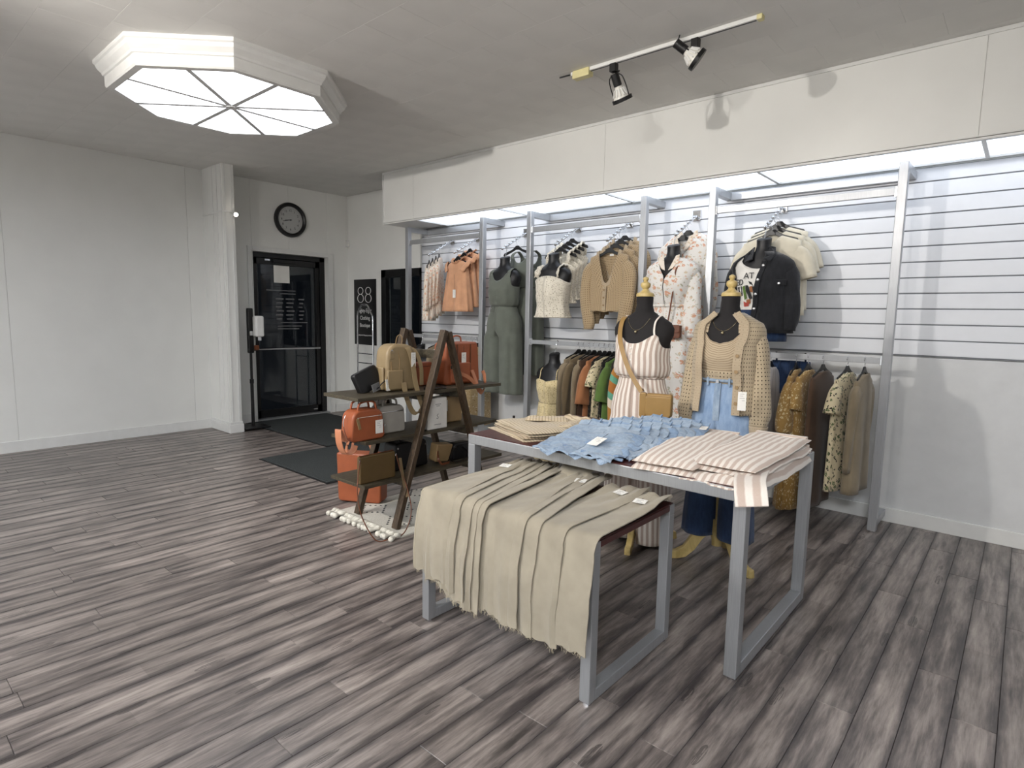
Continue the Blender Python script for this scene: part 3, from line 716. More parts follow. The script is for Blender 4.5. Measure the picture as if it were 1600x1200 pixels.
# ---- steel tables
def steel_table(name, label, x0, x1, y0, y1, z, w_=.05, rail=.05, ends=True):
    t = thing(name, label, 'table', ((x0+x1)/2, (y0+y1)/2, 0)); hx, hy = (x1-x0)/2, (y1-y0)/2
    k = .0
    for sx in (-1, 1):
        xc = sx*(hx-w_/2)
        for sy in (-1, 1): B().span((xc-w_/2, sy*hy, .012), (xc+w_/2, sy*(hy-w_), z-rail)).build('leg', 'steel_table', t, bevel=.003)
        B().span((xc-w_/2, -hy+w_, .012), (xc+w_/2, hy-w_, .012+w_)).build('floor_rail', 'steel_table', t, bevel=.003)
        for sy in (-1, 1): B().cyl((xc, sy*(hy-w_/2), 0), (xc, sy*(hy-w_/2), .014), .017, seg=12).build('foot', 'chrome', t)
        if ends: B().span((xc-w_/2, -hy+w_, z-rail), (xc+w_/2, hy-w_, z)).build('side_rail', 'steel_table', t, bevel=.003)
        else: B().span((xc-w_/2, -hy+w_, z-.024), (xc+w_/2, hy-w_, z)).build('end_board', 'table_top', t, bevel=.002)
    for sy in (-1, 1): B().span((-hx, sy*hy, z-rail), (hx, sy*(hy-w_), z)).build('long_rail', 'steel_table', t, bevel=.003)
    B().span((-hx+w_, -hy+w_, z-.02), (hx-w_, hy-w_, z-.004)).build('top_panel', 'table_top', t)
    B().span((-hx+.006, -hy+.006, z), (hx-.006, hy-.006, z+.004)).build('top_sheet', 'table_top', t)
    return t
steel_table('display_table', 'long brushed steel display table with dark wood top', -2.21, -.735, 2.19, 3.10, .765)
steel_table('nesting_bench', 'low brushed steel nesting table in front of the longer table', -1.985, -1.07, 1.68, 2.30, .615, .044, .044, ends=False)
# ---- wall gondola frames
def frame_unit(label, x0, x1):
    t = thing('clothing_rack', label, 'clothing rack', (x0, 4.475, 0)); L_ = x1-x0; w_ = .052; Z = 2.39; yb = YS-4.475-.002
    for xx in (w_/2, L_-w_/2):
        B().span((xx-w_/2, -.026, .01), (xx+w_/2, .026, Z)).build('post', 'steel_post', t, bevel=.003)
        B().span((xx-w_/2, .026, Z-.055), (xx+w_/2, yb, Z)).build('top_arm', 'steel_post', t, bevel=.003)
        B().span((xx-w_/2, .026, .04), (xx+w_/2, yb, .09)).build('base_arm', 'steel_post', t, bevel=.003)
        B().cyl((xx, 0, 0), (xx, 0, .012), .02, seg=12).build('foot', 'chrome', t)
    B().span((w_, yb-.04, Z-.06), (L_-w_, yb, Z)).build('back_rail', 'steel_post', t, bevel=.003)
    B().span((w_, -.012, 2.19), (L_-w_, .012, 2.24)).build('front_rail', 'steel_post', t, bevel=.003)
    B().span((w_, -.008, 1.125), (L_-w_, .008, 1.165)).build('hang_rail', 'steel_post', t, bevel=.002)
    for xx in (w_, L_-w_):
        for z in (2.18, 1.115): B().span((xx-.012, -.02, z), (xx+.012, .02, z+.065)).build('rail_bracket', 'chrome', t, bevel=.002)
    return t
frame_unit('silver clothing frame on the left holding the orange tops', -5.555, -4.30)
frame_unit('silver clothing frame in the middle holding the beige cardigan', -3.72, -2.45)
frame_unit('silver clothing frame at the right holding the black jacket', -1.92, -.65)
# ================================================================== LADDER SHELF AND BAGS
def price_tag(parent, loc, rotz=0, w_=.042, h=.062, tilt=0, string=.05, back=(0, 0), red=False, flat=False):
    """white swing tag; local face towards -Y"""
    t = B().span((-w_/2, -.0008, -h), (w_/2, .0008, 0)).build('price_tag', 'card_white', parent)
    t.location = loc; t.rotation_euler = (tilt, 0, rotz)
    bd = B()
    for i, (z, a, b) in enumerate(((-.012, -.3, .25), (-.022, -.3, .1), (-.034, -.3, .3), (-.046, .0, .32))): bd.span((a*w_, -.0012, z-.0014), (b*w_, -.0008, z))
    if h > .03: bd.build('tag_print', 'red_ink' if red else 'grey_print', t)
    B().tube([(0, 0, -.006), (back[0]*.5, .001, string*.5), (back[0], back[1], string)], .0011, 5).build('tag_string', 'ink', t)
    return t
t = thing('ladder_shelf', 'dark wooden A-frame ladder shelf with three planks holding handbags', 'shelf', (-3.19, 2.72, 0))
YA, ZA = .01, 1.29
for x in (-.21, .21):
    zb = .010
    B().bar((x, -.42, zb), (x, YA-.012, ZA), .036, .052, (1, 0, 0)).build('leg', 'leg_wood', t, bevel=.003)
    B().bar((x+(.03 if x > 0 else -.03)*0, .42, zb), (x, YA+.022, ZA-.012), .034, .048, (1, 0, 0)).build('leg', 'leg_wood', t, bevel=.003)
def yl(z): return -.42+.335*z
def yr(z): return .42-.31*z
for z in (.863, .588, .313):
    for y in (yl(z), yr(z)): B().span((-.192, y-.018, z-.045), (.192, y+.018, z)).build('rung', 'shelf_wood', t, bevel=.002)
B().span((-.192, -.06, 1.10), (.192, -.03, 1.155)).build('rung', 'shelf_wood', t, bevel=.002)
for z, a, b in ((.863, -.68, .60), (.588, -.63, .56), (.313, -.64, .62)):
    B().span((-.19, a, z), (.19, b, z+.022)).build('shelf_plank', 'shelf_wood', t, bevel=.002)
Z1, Z2, Z3 = .886, .611, .336
def outline(w_, h, rt_, rb, taper=0, n=5):
    pts = []
    for cx, cz, r, a0 in ((w_/2-rb, rb, rb, -PI/2), (w_/2-rt_-taper, h-rt_, rt_, 0), (-w_/2+rt_+taper, h-rt_, rt_, PI/2), (-w_/2+rb, rb, rb, PI)):
        for k in range(n+1):
            a = a0+PI/2*k/n; pts.append((cx+r*math.cos(a), cz+r*math.sin(a)))
    return pts
def bag_body(parent, w_, h, d, rt_, rb, mat, taper=0, name='body', bev=.012, x0=None):
    x0 = -d/2 if x0 is None else x0
    return B().prism([(x0, y, z) for y, z in outline(w_, h, rt_, rb, taper)], (d, 0, 0)).build(name, mat, parent, smooth='auto', bevel=bev, bseg=3)
def handle(parent, w_, h, z0, x, mat, r=.007, name='handle'):
    B().tube(bez([(x, -w_/2, z0-.02), (x, -w_/2, z0+.01), (x, -w_/2*.8, z0+h*.8), (x, 0, z0+h), (x, w_/2*.8, z0+h*.8), (x, w_/2, z0+.01), (x, w_/2, z0-.02)], 5), r, 8).build(name, mat, parent, smooth=True)
def bag(name, label, loc, rotz, cat='bag', group='handbags on the ladder shelf'): return thing(name, label, cat, loc, rotz, group)
# mid shelf ------------------------------------------------
t = bag('handbag', 'orange leather boxy handbag with tan zip pull and white tag, middle plank', (-3.09, 2.135, Z2), 0)
bag_body(t, .25, .195, .12, .06, .03, 'l_orange', .012)
for x in (-.03, .045): handle(t, .13, .055, .19, x, 'l_orange')
B().tube([(.0625, -.085, .15), (.0625, .095, .15)], .003, 6).build('zipper', 'chrome', t)
B().box((.066, -.075, .112), (.005, .02, .07), Matrix.Rotation(.25, 3, 'X')).build('zip_pull', 'l_tan', t, bevel=.002)
B().tube(bez([(.0, -.125, .165), (.0, -.14, .12), (.01, -.135, .06), (.02, -.128, .02), (.03, -.15, .0)], 5), .0035, 6).build('chain', 'chrome', t)
B().strap(bez([(.03, -.15, .01), (.04, -.185, .07), (.045, -.205, .09), (.05, -.2, .0), (.05, -.165, -.06), (.06, -.12, -.05), (.06, -.10, -.015)], 6), (1, .2, 0), .05, .004).build('shoulder_strap', 'l_peachl', t, smooth='auto')
price_tag(t, (.066, .075, .122), PI/2, .055, .085, string=.04)
t = bag('handbag', 'pale grey leather handbag next to the orange boxy handbag', (-3.17, 2.38, Z2), 0)
bag_body(t, .225, .185, .11, .05, .02, 'l_pale', .006)
for x in (-.03, .03): handle(t, .11, .05, .18, x, 'l_pale')
B().tube([(.0575, -.09, .145), (.0575, .09, .145)], .0025, 6).build('zipper', 'chrome', t)
B().lathe([(.008, 0), (.008, .003)], c=(.056, -.06, .06), seg=10, ax=Matrix.Rotation(PI/2, 3, 'Y')).build('emblem', 'chrome', t)
t = bag('box_bag', 'flat white rectangular bag with a small dark printed figure', (-3.06, 2.69, Z2), 0)
bag_body(t, .18, .215, .09, .01, .008, 'l_white', .003, bev=.005)
bd = B()
for a, b in (((-.006, .095), (.008, .105)), ((.002, .085), (-.006, .095)), ((.0, .07), (.008, .085)), ((.0, .07), (-.01, .078))): bd.bar((.046, a[0], a[1]), (.046, b[0], b[1]), .003, .0015, (1, 0, 0))
bd.build('printed_figure', 'grey_print', t)
for z, a, b in ((.17, -.02, .03), (.158, -.012, .02), (.03, -.03, .03)): B().span((.0455, a, z), (.0462, b, z+.004)).build('printed_line', 'grey_print', t)
t = bag('handbag', 'tan leather handbag behind the right ladder leg on the middle plank', (-3.18, 2.93, Z2), 0)
bag_body(t, .22, .195, .1, .03, .02, 'l_tan', .01)
handle(t, .1, .04, .19, .0, 'l_tan')
price_tag(t, (.054, -.07, .17), PI/2, .05, .08, string=.03)
t = tag(thing('sign_box', 'small black box with white letters between the pale bag and ladder leg', 'box', (-3.33, 2.50, Z2)))
B().span((-.02, -.02, 0), (.03, .10, .075)).build('box_body', 'sign_black', t, bevel=.003)
text('OU', .045, 'white_print', t, (.0305, .04, .048), RX)
t = bag('paper_box', 'white carton standing behind the pale grey handbag', (-3.31, 2.52, Z2), 0, 'box', None)
bag_body(t, .10, .2, .05, .006, .006, 'card_white', bev=.003, x0=-.05)
t.location.x = -3.335; t.location.y = 2.44
# top shelf ------------------------------------------------
t = bag('clutch_bag', 'small black leather bag leaning back on the top plank', (-3.2, 2.26, Z1), 0)
o = bag_body(t, .19, .145, .05, .02, .015, 'l_black', .0); o.rotation_euler = (.35, -.2, 0)
o.location = (0, .02, .012)
B().tube(bez([(.04, .02, .01), (.07, .04, .05), (.075, .08, .075), (.07, .115, .05), (.06, .115, .01)], 5), .004, 6).build('cord_loop', 'l_black', t, smooth=True)
price_tag(t, (.085, .085, .085), PI/2+.2, .036, .075, tilt=-.1, string=.02)
B().box((.05, .02, .035), (.004, .06, .05), Matrix.Rotation(.3, 3, 'X')).build('card_sleeve', 'grey_print', t)
t = bag('backpack', 'beige leather backpack with hanging straps on the top plank', (-3.19, 2.47, Z1), -.12)
bag_body(t, .24, .31, .15, .075, .03, 'l_beige', .012, bev=.02)
# side pocket (left), zips and strap hardware
o = B().prism([(y, -.125, z) for y, z in outline(.12, .15, .015, .02)], (0, -.02, 0)).build('side_pocket', 'l_beige', t, smooth='auto', bevel=.008)
o.location = (.0, .01, .01)
o = B().prism([(.0, y, z) for y, z in outline(.12, .13, .012, .02)], (.022, 0, 0)).build('front_pocket', 'l_beige', t, smooth='auto', bevel=.008); o.location = (.072, -.055, .012)
B().tube(bez([(.078, -.02, .0), (.079, -.02, .14), (.078, -.015, .2), (.07, -.03, .28), (.06, -.05, .31)], 5), .0035, 6).build('piping', 'l_tan', t, smooth=True)
B().tube([(.08, -.075, .275), (.083, -.09, .255), (.083, -.06, .255), (.08, -.075, .275)], .003, 6).build('strap_ring', 'chrome', t)
B().box((.083, -.075, .24), (.004, .035, .05), Matrix.Rotation(.0, 3, 'X')).build('ring_patch', 'l_beige', t, bevel=.003)
B().box((.083, -.08, .17), (.004, .012, .06), Matrix.Rotation(.1, 3, 'X')).build('zip_pull', 'l_tan', t, bevel=.002)
B().strap(bez([(.0, .0, .30), (.02, .0, .355), (.03, .015, .37), (.035, .03, .35), (.03, .03, .30)], 6), (1, -1, 0), .022, .004).build('top_loop', 'l_tan', t, smooth='auto')
B().strap(bez([(.06, .03, .30), (.085, .05, .27), (.10, .07, .18), (.11, .085, .06), (.13, .10, -.04), (.14, .12, -.12), (.13, .06, -.145), (.12, .02, -.07), (.115, .0, .01), (.11, -.005, .06)], 7), [(0, 1, .2)]*(9*7+1), .034, .004).build('shoulder_strap', 'l_beige', t, smooth='auto')
B().strap(bez([(.05, .07, .29), (.08, .11, .25), (.095, .14, .15), (.085, .15, .03)], 7), (0, 1, .3), .028, .004).build('shoulder_strap', 'l_beige', t, smooth='auto')
price_tag(t, (.102, .075, .255), PI/2+.1, .036, .095, tilt=.0, string=.02)
t = bag('backpack', 'large orange leather backpack with peach buckled straps on the top plank', (-3.2, 3.04, Z1), 0)
bag_body(t, .36, .31, .14, .03, .03, 'l_orange', .02, bev=.015)
for y in (-.06, .075): B().span((.071, y-.004, .03), (.076, y+.004, .295)).build('seam', 'l_brown', t, bevel=.001)
o = B().prism([(.0, y, z) for y, z in outline(.2, .15, .015, .02)], (.02, 0, 0)).build('front_pocket', 'l_orange', t, smooth='auto', bevel=.008); o.location = (.065, -.03, .012)
handle(t, .09, .05, .305, 0, 'l_orange', .006)
B().strap(bez([(.09, -.13, .13), (.10, -.06, .09), (.115, .02, .05), (.13, .07, .0), (.14, .1, -.05), (.13, .14, -.07), (.12, .185, -.03), (.1, .2, .05), (.09, .19, .09)], 6), [(.2, .1, 1)]*49, .026, .004).build('shoulder_strap', 'l_peachl', t, smooth='auto')
B().strap(bez([(.075, .09, .10), (.11, .10, .02), (.13, .105, -.03), (.14, .13, -.06)], 6), (0, 1, 0), .03, .004).build('shoulder_strap', 'l_peachl', t, smooth='auto')
B().box((.095, -.13, .135), (.006, .03, .022), Matrix.Rotation(.4, 3, 'X')).build('buckle', 'black_plastic', t, bevel=.002)
price_tag(t, (.08, .0, .235), PI/2, .045, .085, string=.05)
t = bag('pouch_bag', 'flat orange pouch between the beige and the orange backpacks', (-3.26, 2.75, Z1), 0)
bag_body(t, .17, .17, .06, .015, .02, 'l_orange', .004)
B().tube([(.032, -.07, .14), (.032, .07, .14)], .0025, 6).build('zipper', 'l_brown', t)
t = bag('wallet', 'black flat wallet lying near the ladder leg on the top plank', (-3.04, 2.69, Z1), 0, 'wallet')
B().span((-.03, -.08, 0), (.03, .08, .016)).build('cover', 'l_black', t, bevel=.004)
B().span((-.031, -.078, .007), (.031, .078, .009)).build('zipper', 'chrome', t)
# bottom shelf ---------------------------------------------
t = bag('clutch_bag', 'olive brown clutch with long thin strap on the lowest plank', (-3.055, 2.21, Z3), 0)
bag_body(t, .275, .175, .035, .012, .012, 'l_olive', .002, bev=.008)
B().tube([(.0, -.13, .177), (.0, .13, .177)], .003, 6).build('zipper', 'l_brown', t)
B().tube(bez([(.02, -.137, .15), (.03, -.16, .06), (.06, -.185, -.05), (.10, -.18, -.18), (.16, -.13, -.315), (.2, -.06, -.32), (.2, .06, -.31), (.16, .15, -.2), (.10, .16, -.05), (.05, .148, .05), (.02, .14, .15)], 6), .0035, 6).build('shoulder_strap', 'l_brown', t, smooth=True)
B().strap(bez([(.05, .148, .13), (.065, .152, .04), (.085, .158, -.06), (.11, .158, -.12)], 5), (1, .6, 0), .02, .003).build('strap_pad', 'l_olive', t, smooth='auto')
for y in (-.137, .139): B().tube([(.015, y, .14), (.02, y, .155), (.01, y, .162)], .004, 6).build('ring', 'chrome', t)
t = bag('handbag', 'black leather handbag on the lowest plank behind the ladder leg', (-3.2, 2.56, Z3), 0)
bag_body(t, .30, .19, .13, .03, .02, 'l_black', .012)
handle(t, .14, .03, .185, .02, 'l_black')
B().cyl((.066, -.12, .155), (.069, -.12, .155), .007, seg=10).build('stud', 'chrome', t)
B().cyl((.066, .12, .155), (.069, .12, .155), .007, seg=10).build('stud', 'chrome', t)
t = bag('pouch_bag', 'small tan open-topped bag on the lowest plank', (-3.13, 2.80, Z3), .1)
o = bag_body(t, .15, .13, .07, .008, .02, 'l_tan', -.01); o.rotation_euler = (-.15, .15, 0); o.location = (0, 0, .012)
B().strap(bez([(.05, -.06, .10), (.075, -.08, .05), (.08, -.05, .01), (.08, .03, .006)], 5), (0, .3, 1), .016, .003).build('shoulder_strap', 'l_brown', t, smooth='auto')
t = bag('handbag', 'glossy black crossbody bag with coiled strap at the right end of the lowest plank', (-3.12, 3.0, Z3), 0)
bag_body(t, .2, .125, .08, .035, .02, 'l_black', .01)
B().strap(bez([(.045, -.08, .10), (.075, -.13, .10), (.085, -.17, .05), (.08, -.14, .012), (.09, -.05, .012), (.085, -.0, .06), (.06, -.03, .10)], 6), (1, .2, .4), .016, .003).build('shoulder_strap', 'l_black', t, smooth='auto')
price_tag(t, (.075, .035, .065), PI/2, .03, .05, string=.03)
# floor -----------------------------------------------------
t = bag('tote_bag', 'orange leather tote standing on the rug behind the ladder shelf', (-3.63, 2.5, .011), math.radians(-61))
bag_body(t, .34, .365, .12, .015, .03, 'l_orange', -.008, bev=.012)
B().span((.058, -.005, .02), (.063, .005, .35)).build('seam', 'l_peachl', t, bevel=.001)
for x in (-.04, .055): B().strap(bez([(x, -.10, .37), (x, -.09, .43), (x, -.03, .53), (x, .03, .53), (x, .09, .43), (x, .10, .37)], 6), (0, .4, 1), .018, .004).build('handle', 'l_peachl', t, smooth='auto')
# ---- rug with dots and knotted tassels
t = thing('rug', 'cream woven rug with black dots and knotted tassels under the ladder shelf', 'rug', (-3.21, 2.72, 0))
bd = B(); chamfer(bd, .72, .96, 0, .009, .004); bd.build('weave', 'rug', t)
bd = B()
for cx, cy in ((-.2, -.28), (.12, -.3), (-.02, -.02), (.26, .0), (-.26, .2), (.1, .26)):
    for k in range(5):
        for sx in (-1, 1):
            for sy in (-1, 1): bd.lathe([(.0085, .009), (.0075, .0115)], c=(cx+sx*.026*k, cy+sy*(.104-.026*k), 0), seg=7)
o = bd.build('dots', 'ink', t); o['kind'] = 'stuff'
rg = random.Random(5)
for i in range(20):
    x = -.345+.0363*i; bd = B(); pth = [(x, -.47, .008)]
    a = rg.uniform(-.4, .4)
    pth += [(x+a*.03, -.505, .021), (x+a*.06, -.535, .016), (x+a*.09+rg.uniform(-.012, .012), -.57, .017)]
    bd.tube(bez(pth, 4), [.011, .014, .017, .018, .019, .018, .014, .012, .013, .015, .017, .018, .016][:len(bez(pth, 4))], 7)
    bd.lathe([(.004, -.008), (.013, -.004), (.014, .003), (.004, .011)], c=(x+a*.02, -.497, .014), seg=8)
    bd.build('tassel', 'tassel', t, smooth=True)
# ================================================================== GARMENTS
# torso profile: (z below neck top, half width, front depth, back depth)
TORSO = [(0, .050, .052, .052), (-.05, .048, .050, .050), (-.085, .058, .054, .058), (-.108, .092, .062, .066), (-.128, .140, .070, .074), (-.150, .176, .080, .082),
         (-.185, .196, .088, .090), (-.225, .192, .100, .098), (-.270, .170, .120, .102), (-.33, .160, .132, .100), (-.40, .146, .112, .092), (-.47, .130, .094, .088),
         (-.53, .138, .096, .098), (-.60, .160, .102, .112), (-.68, .175, .106, .118), (-.76, .172, .100, .112), (-.82, .150, .085, .095)]
def tring(z, off=0, n=40, sc=1, dsc=1, fold=0, k=9, ph=0, a0=None, a1=None, dz=None):
    """ring on the torso; angle 0 = front (-Y), goes counter-clockwise seen from above"""
    out = []
    for i in range(n):
        a = 2*PI*i/n if a0 is None else lerp(a0, a1, i/(n-1))
        zz = z if dz is None else z+dz(a)
        hw, df, db = interp(TORSO, zz if zz < 0 else 0)
        f = fold*math.sin(k*a+ph)+fold*.5*math.sin((k*1.7)*a+ph*2.1) if fold else 0
        x = math.sin(a)*(hw*sc+off+f); c = math.cos(a); y = -c*((df if c > 0 else db)*dsc+off+f)
        out.append((x, y, zz))
    return out
def torso_form(parent, mat, z_end=-.80, neck_tilt=.0, name='torso'):
    zs_ = [0, -.01, -.03, -.05, -.07, -.085, -.097, -.108, -.118, -.128, -.139, -.15, -.167, -.185, -.205, -.225, -.247, -.27, -.30, -.33, -.365, -.40, -.435, -.47, -.5, -.53, -.565, -.6, -.64, -.68, -.72, -.76, -.8, -.82]
    rings = [tring(z, n=36) for z in zs_ if z >= z_end-1e-6]
    r0 = [(p[0]*.86, p[1]*.86, p[2]+.006) for p in rings[0]]
    if neck_tilt:
        for r in (r0, rings[0], rings[1]):
            for i, p in enumerate(r): r[i] = (p[0], p[1], p[2]+p[1]*neck_tilt)
    return B().loft([r0]+rings, True, True, True).build(name, mat, parent, smooth='auto')
def sleeve(parent, side, mat, p0, path, radii, name='sleeve', n=18, fold=.004, flat=.8, seed=0, uvs=None):
    pts = bez([p0]+path, 6); R = len(pts); rings = []; rnd = random.Random(seed)
    prev = Vector((0, 1, 0)); ph = rnd.uniform(0, 6)
    for i, p in enumerate(pts):
        t = (pts[min(i+1, R-1)]-pts[max(i-1, 0)]).normalized(); y = (prev-t*prev.dot(t)).normalized(); x = y.cross(t)
        f = i/(R-1)*(len(radii)-1); k = min(int(f), len(radii)-2); r = lerp(radii[k], radii[k+1], f-k)
        rings.append([p+x*math.cos(a)*(r+fold*math.sin(3*a+i*.55+ph))+y*math.sin(a)*(r*flat+fold*math.sin(4*a-i*.4+ph)) for a in [2*PI*q/n for q in range(n)]])
    return B().loft(rings, True, False, False, uvs).build(name, mat, parent, smooth=True, solid=.003)
def scallop(bd): return bd
# ---- hanger -------------------------------------------------------------
def hanger(label, loc, rotz, group='black plastic hangers', w_=.185):
    t = thing('clothes_hanger', label, 'hanger', loc, rotz, group)
    B().tube(bez([(0, 0, .0), (0, 0, .035), (-.012, 0, .055), (-.018, 0, .078), (0, 0, .096), (.018, 0, .08), (.017, 0, .068)], 4), .0019, 6).build('hook', 'chrome', t, smooth=True)
    pts = [(-w_, 0, -.062), (-w_*.93, 0, -.04), (-.07, 0, -.008), (-.035, 0, .012), (-.018, 0, .03), (.018, 0, .03), (.035, 0, .012), (.07, 0, -.008), (w_*.93, 0, -.04), (w_, 0, -.062), (w_*.95, 0, -.072), (.07, 0, -.034), (.02, 0, -.012), (-.02, 0, -.012), (-.07, 0, -.034), (-w_*.95, 0, -.072)]
    B().prism([(p[0], -.005, p[2]) for p in pts], (0, .010, 0)).build('hanger_body', 'black_plastic', t, bevel=.003)
    return t
# ---- generic hung garment: local front -Y, width X, z=0 at hanger neck -----
def hung(name, label, cat, mat, loc, rotz=0, group=None, sw=.195, d=.042, L_=.6, hem=.22, hemd=.06, neck=(.075, .03), vdrop=.07, vpow=1.0, slope=.33,
         folds=(7, .008), sl=None, n=44, seed=1, waist=None, scal=0, parent_mat=None, straps=False, sleeveless_in=0, ruffle=None, bodyname='body', hemz=0):
    t = thing(name, label, cat, loc, rotz, group); rnd = random.Random(seed); ph = rnd.uniform(0, 6)
    nw, nd = neck; rings = []
    def ringpts(a_, b_, zf):
        out = []
        for i in range(n):
            a = 2*PI*i/n; s_, c = math.sin(a), math.cos(a)
            out.append((s_, c, a_, b_, zf(s_, c)))
        return out
    z_sh = -slope*(sw-nw)-.03
    top = []
    S = 6
    for j in range(S+1):
        s = j/S; a_ = lerp(nw, sw, s**.9); b_ = lerp(nd, d, s); ring = []
        for i in range(n):
            a = 2*PI*i/n; sn, c = math.sin(a), math.cos(a)
            front = max(0, c)**vpow; zfn = -vdrop*front-.012*max(0, -c)
            zside = -slope*(a_-nw)-.02
            wgt = abs(sn)**1.5
            zmid = lerp(zfn, z_sh-.05-.9*vdrop*front, s)
            ring.append((sn*a_, -c*b_, lerp(zmid, zside, wgt)))
        rings.append(ring)
    last = rings[-1]; T = 14
    for j in range(1, T+1):
        tt = j/T; ring = []
        wv = lerp(sw-sleeveless_in, hem, tt)
        if waist: wv = wv*(1-waist[1]*math.exp(-((tt-waist[0])/.09)**2))
        dv = lerp(d, hemd, tt)
        if waist: dv = dv*(1-waist[1]*.6*math.exp(-((tt-waist[0])/.09)**2))
        for i in range(n):
            a = 2*PI*i/n; sn, c = math.sin(a), math.cos(a)
            f = folds[1]*(tt**.8)*(math.sin(folds[0]*a+ph)+.6*math.sin(folds[0]*1.63*a+ph*1.7+tt*1.3))
            z = lerp(last[i][2], -L_+scal*abs(math.sin(16*a))+hemz*math.cos(a), tt**.95)
            px_ = math.copysign(abs(sn)**.85, sn)*(wv+f*.6); py_ = -math.copysign(abs(c)**.75, c)*(dv+f)
            ring.append((px_, py_, z))
        rings.append(ring)
    body = B().loft(rings).build(bodyname, mat, t, smooth=True, solid=.004)
    if sl:
        for sd in (-1, 1):
            p0 = (sd*(sw-.05), 0, z_sh-.045)
            path = [(sd*(sw+q[0]-.03), q[1], q[2]-.01) for q in sl['path']]
            sleeve(t, sd, sl.get('mat', mat), p0, path, sl['r'], seed=seed+sd, flat=sl.get('flat', .6), fold=sl.get('fold', .004))
    return t
SL_LONG = lambda L_=.55, r=.06: dict(path=[(.045, .0, -.16), (.065, -.005, -.16-L_*.45), (.06, -.01, -.14-L_)], r=[.045, r*.95, r*.92, r*.78, r*.6])
SL_SHORT = dict(path=[(.03, 0, -.15), (.06, 0, -.27)], r=[.045, .065, .075])
# ---- faceout arms -------------------------------------------------------
def faceout(label, x):
    t = thing('faceout_arm', label, 'display arm', (x, YS, 2.24), 0, 'chrome faceout arms on the slatwall')
    B().span((-.035, -.012, -.04), (.035, -.0015, .05)).build('bracket', 'chrome', t, bevel=.004)
    B().cyl((0, -.01, 0), (0, -.37, -.195), .008, seg=10).build('arm', 'chrome', t, smooth='auto')
    for k in range(6):
        q = .12+.15*k
        B().lathe([(.002, .0), (.011, .006), (.012, .014), (.004, .024)], c=(0, -.01-.36*q, -.195*q), seg=10).build('stop_ball', 'chrome', t, smooth=True)
    B().lathe([(.004, -.012), (.014, -.004), (.014, .008), (.004, .016)], c=(0, -.37, -.19), seg=12).build('end_ball', 'chrome', t, smooth=True)
    return t
def arm_z(y): return 2.24-.195*((YS-.01)-y)/.36
FX = dict(f1=-5.10, f2=-4.69, f3=-4.00, f4=-3.345, f5=-2.79, f6=-2.16, f7=-1.48)
for k, d_ in zip(FX, ('carrying the pale floral blouses', 'carrying the orange ruffle tops', 'carrying the grey-green jumpsuits', 'carrying the cream crochet tops', 'carrying the beige cardigans', 'carrying the floral dresses', 'carrying the cream tees and black jacket')):
    faceout('chrome faceout arm '+d_, FX[k])
HANG = .098
def on_arm(key, y): return (FX[key], y, arm_z(y)+.012-HANG)
# --- floral blouses (f1)
for i, y in enumerate((4.42, 4.47, 4.52, 4.57)):
    w_ = ('front', 'second', 'third', 'rear')[i]
    loc = on_arm('f1', y); rz = -.85
    hanger('black hanger of the %s pale floral blouse' % w_, loc, rz)
    hung('blouse', 'pale floral print long blouse, %s of four on the leftmost arm' % w_, 'blouse', 'floral_pale', loc, rz, 'pale floral blouses', sw=.16, d=.04, L_=.64, hem=.19, hemd=.05, vdrop=.05, folds=(6, .012), seed=i, sl=SL_LONG(.38, .05))
# --- orange ruffle tops (f2)
def ruffle_top(i, y, w_):
    loc = on_arm('f2', y); hanger('black hanger of the %s orange ruffle top' % w_, loc, -.12)
    t = hung('sleeveless_top', 'orange sleeveless top with ruffled shoulders, %s of three' % w_, 'top', 'peach', loc, -.12, 'orange ruffle tops', sw=.155, d=.05, L_=.56, hem=.235, hemd=.075, vdrop=.05, folds=(8, .014), seed=20+i, neck=(.07, .035))
    for sd in (-1, 1):
        rings = []
        for j in range(5):
            ring = []
            for k in range(26):
                q = k/25; rr = .012+.017*j; wob = .009*j/4*math.sin(q*30+j*.4)
                x = sd*(.09+.075*math.sin(q*PI)+rr*.75+wob*.5); yy = lerp(-.06, .06, q); z = -.045-.08*abs(q-.5)*2-.006*j*(j*.35)+wob+.028*math.sin(q*PI)
                ring.append((x, yy, z))
            rings.append(ring)
        B().loft(rings, False).build('shoulder_ruffle', 'peach', t, smooth=True, solid=.003)
    rings = []
    for j in range(4):
        rings.append([((.074+.007*j)*math.sin(2*PI*k/40), -(.036+.008*j)*math.cos(2*PI*k/40), -.008-.05*max(0, math.cos(2*PI*k/40))+.012*j*(1 if j < 2 else .6)-.003*j*math.sin(k*2.2)) for k in range(40)])
    B().loft(rings).build('neck_frill', 'peach', t, smooth=True, solid=.003)
    if i == 0: price_tag(t, (.05, -.085, -.33), 0, .05, .085, string=.16)
    if i == 1: price_tag(t, (.16, -.075, -.33), 0, .045, .08, string=.05)
for i, (y, w_) in enumerate(((4.47, 'front'), (4.56, 'middle'), (4.65, 'rear'))): ruffle_top(i, y, w_)
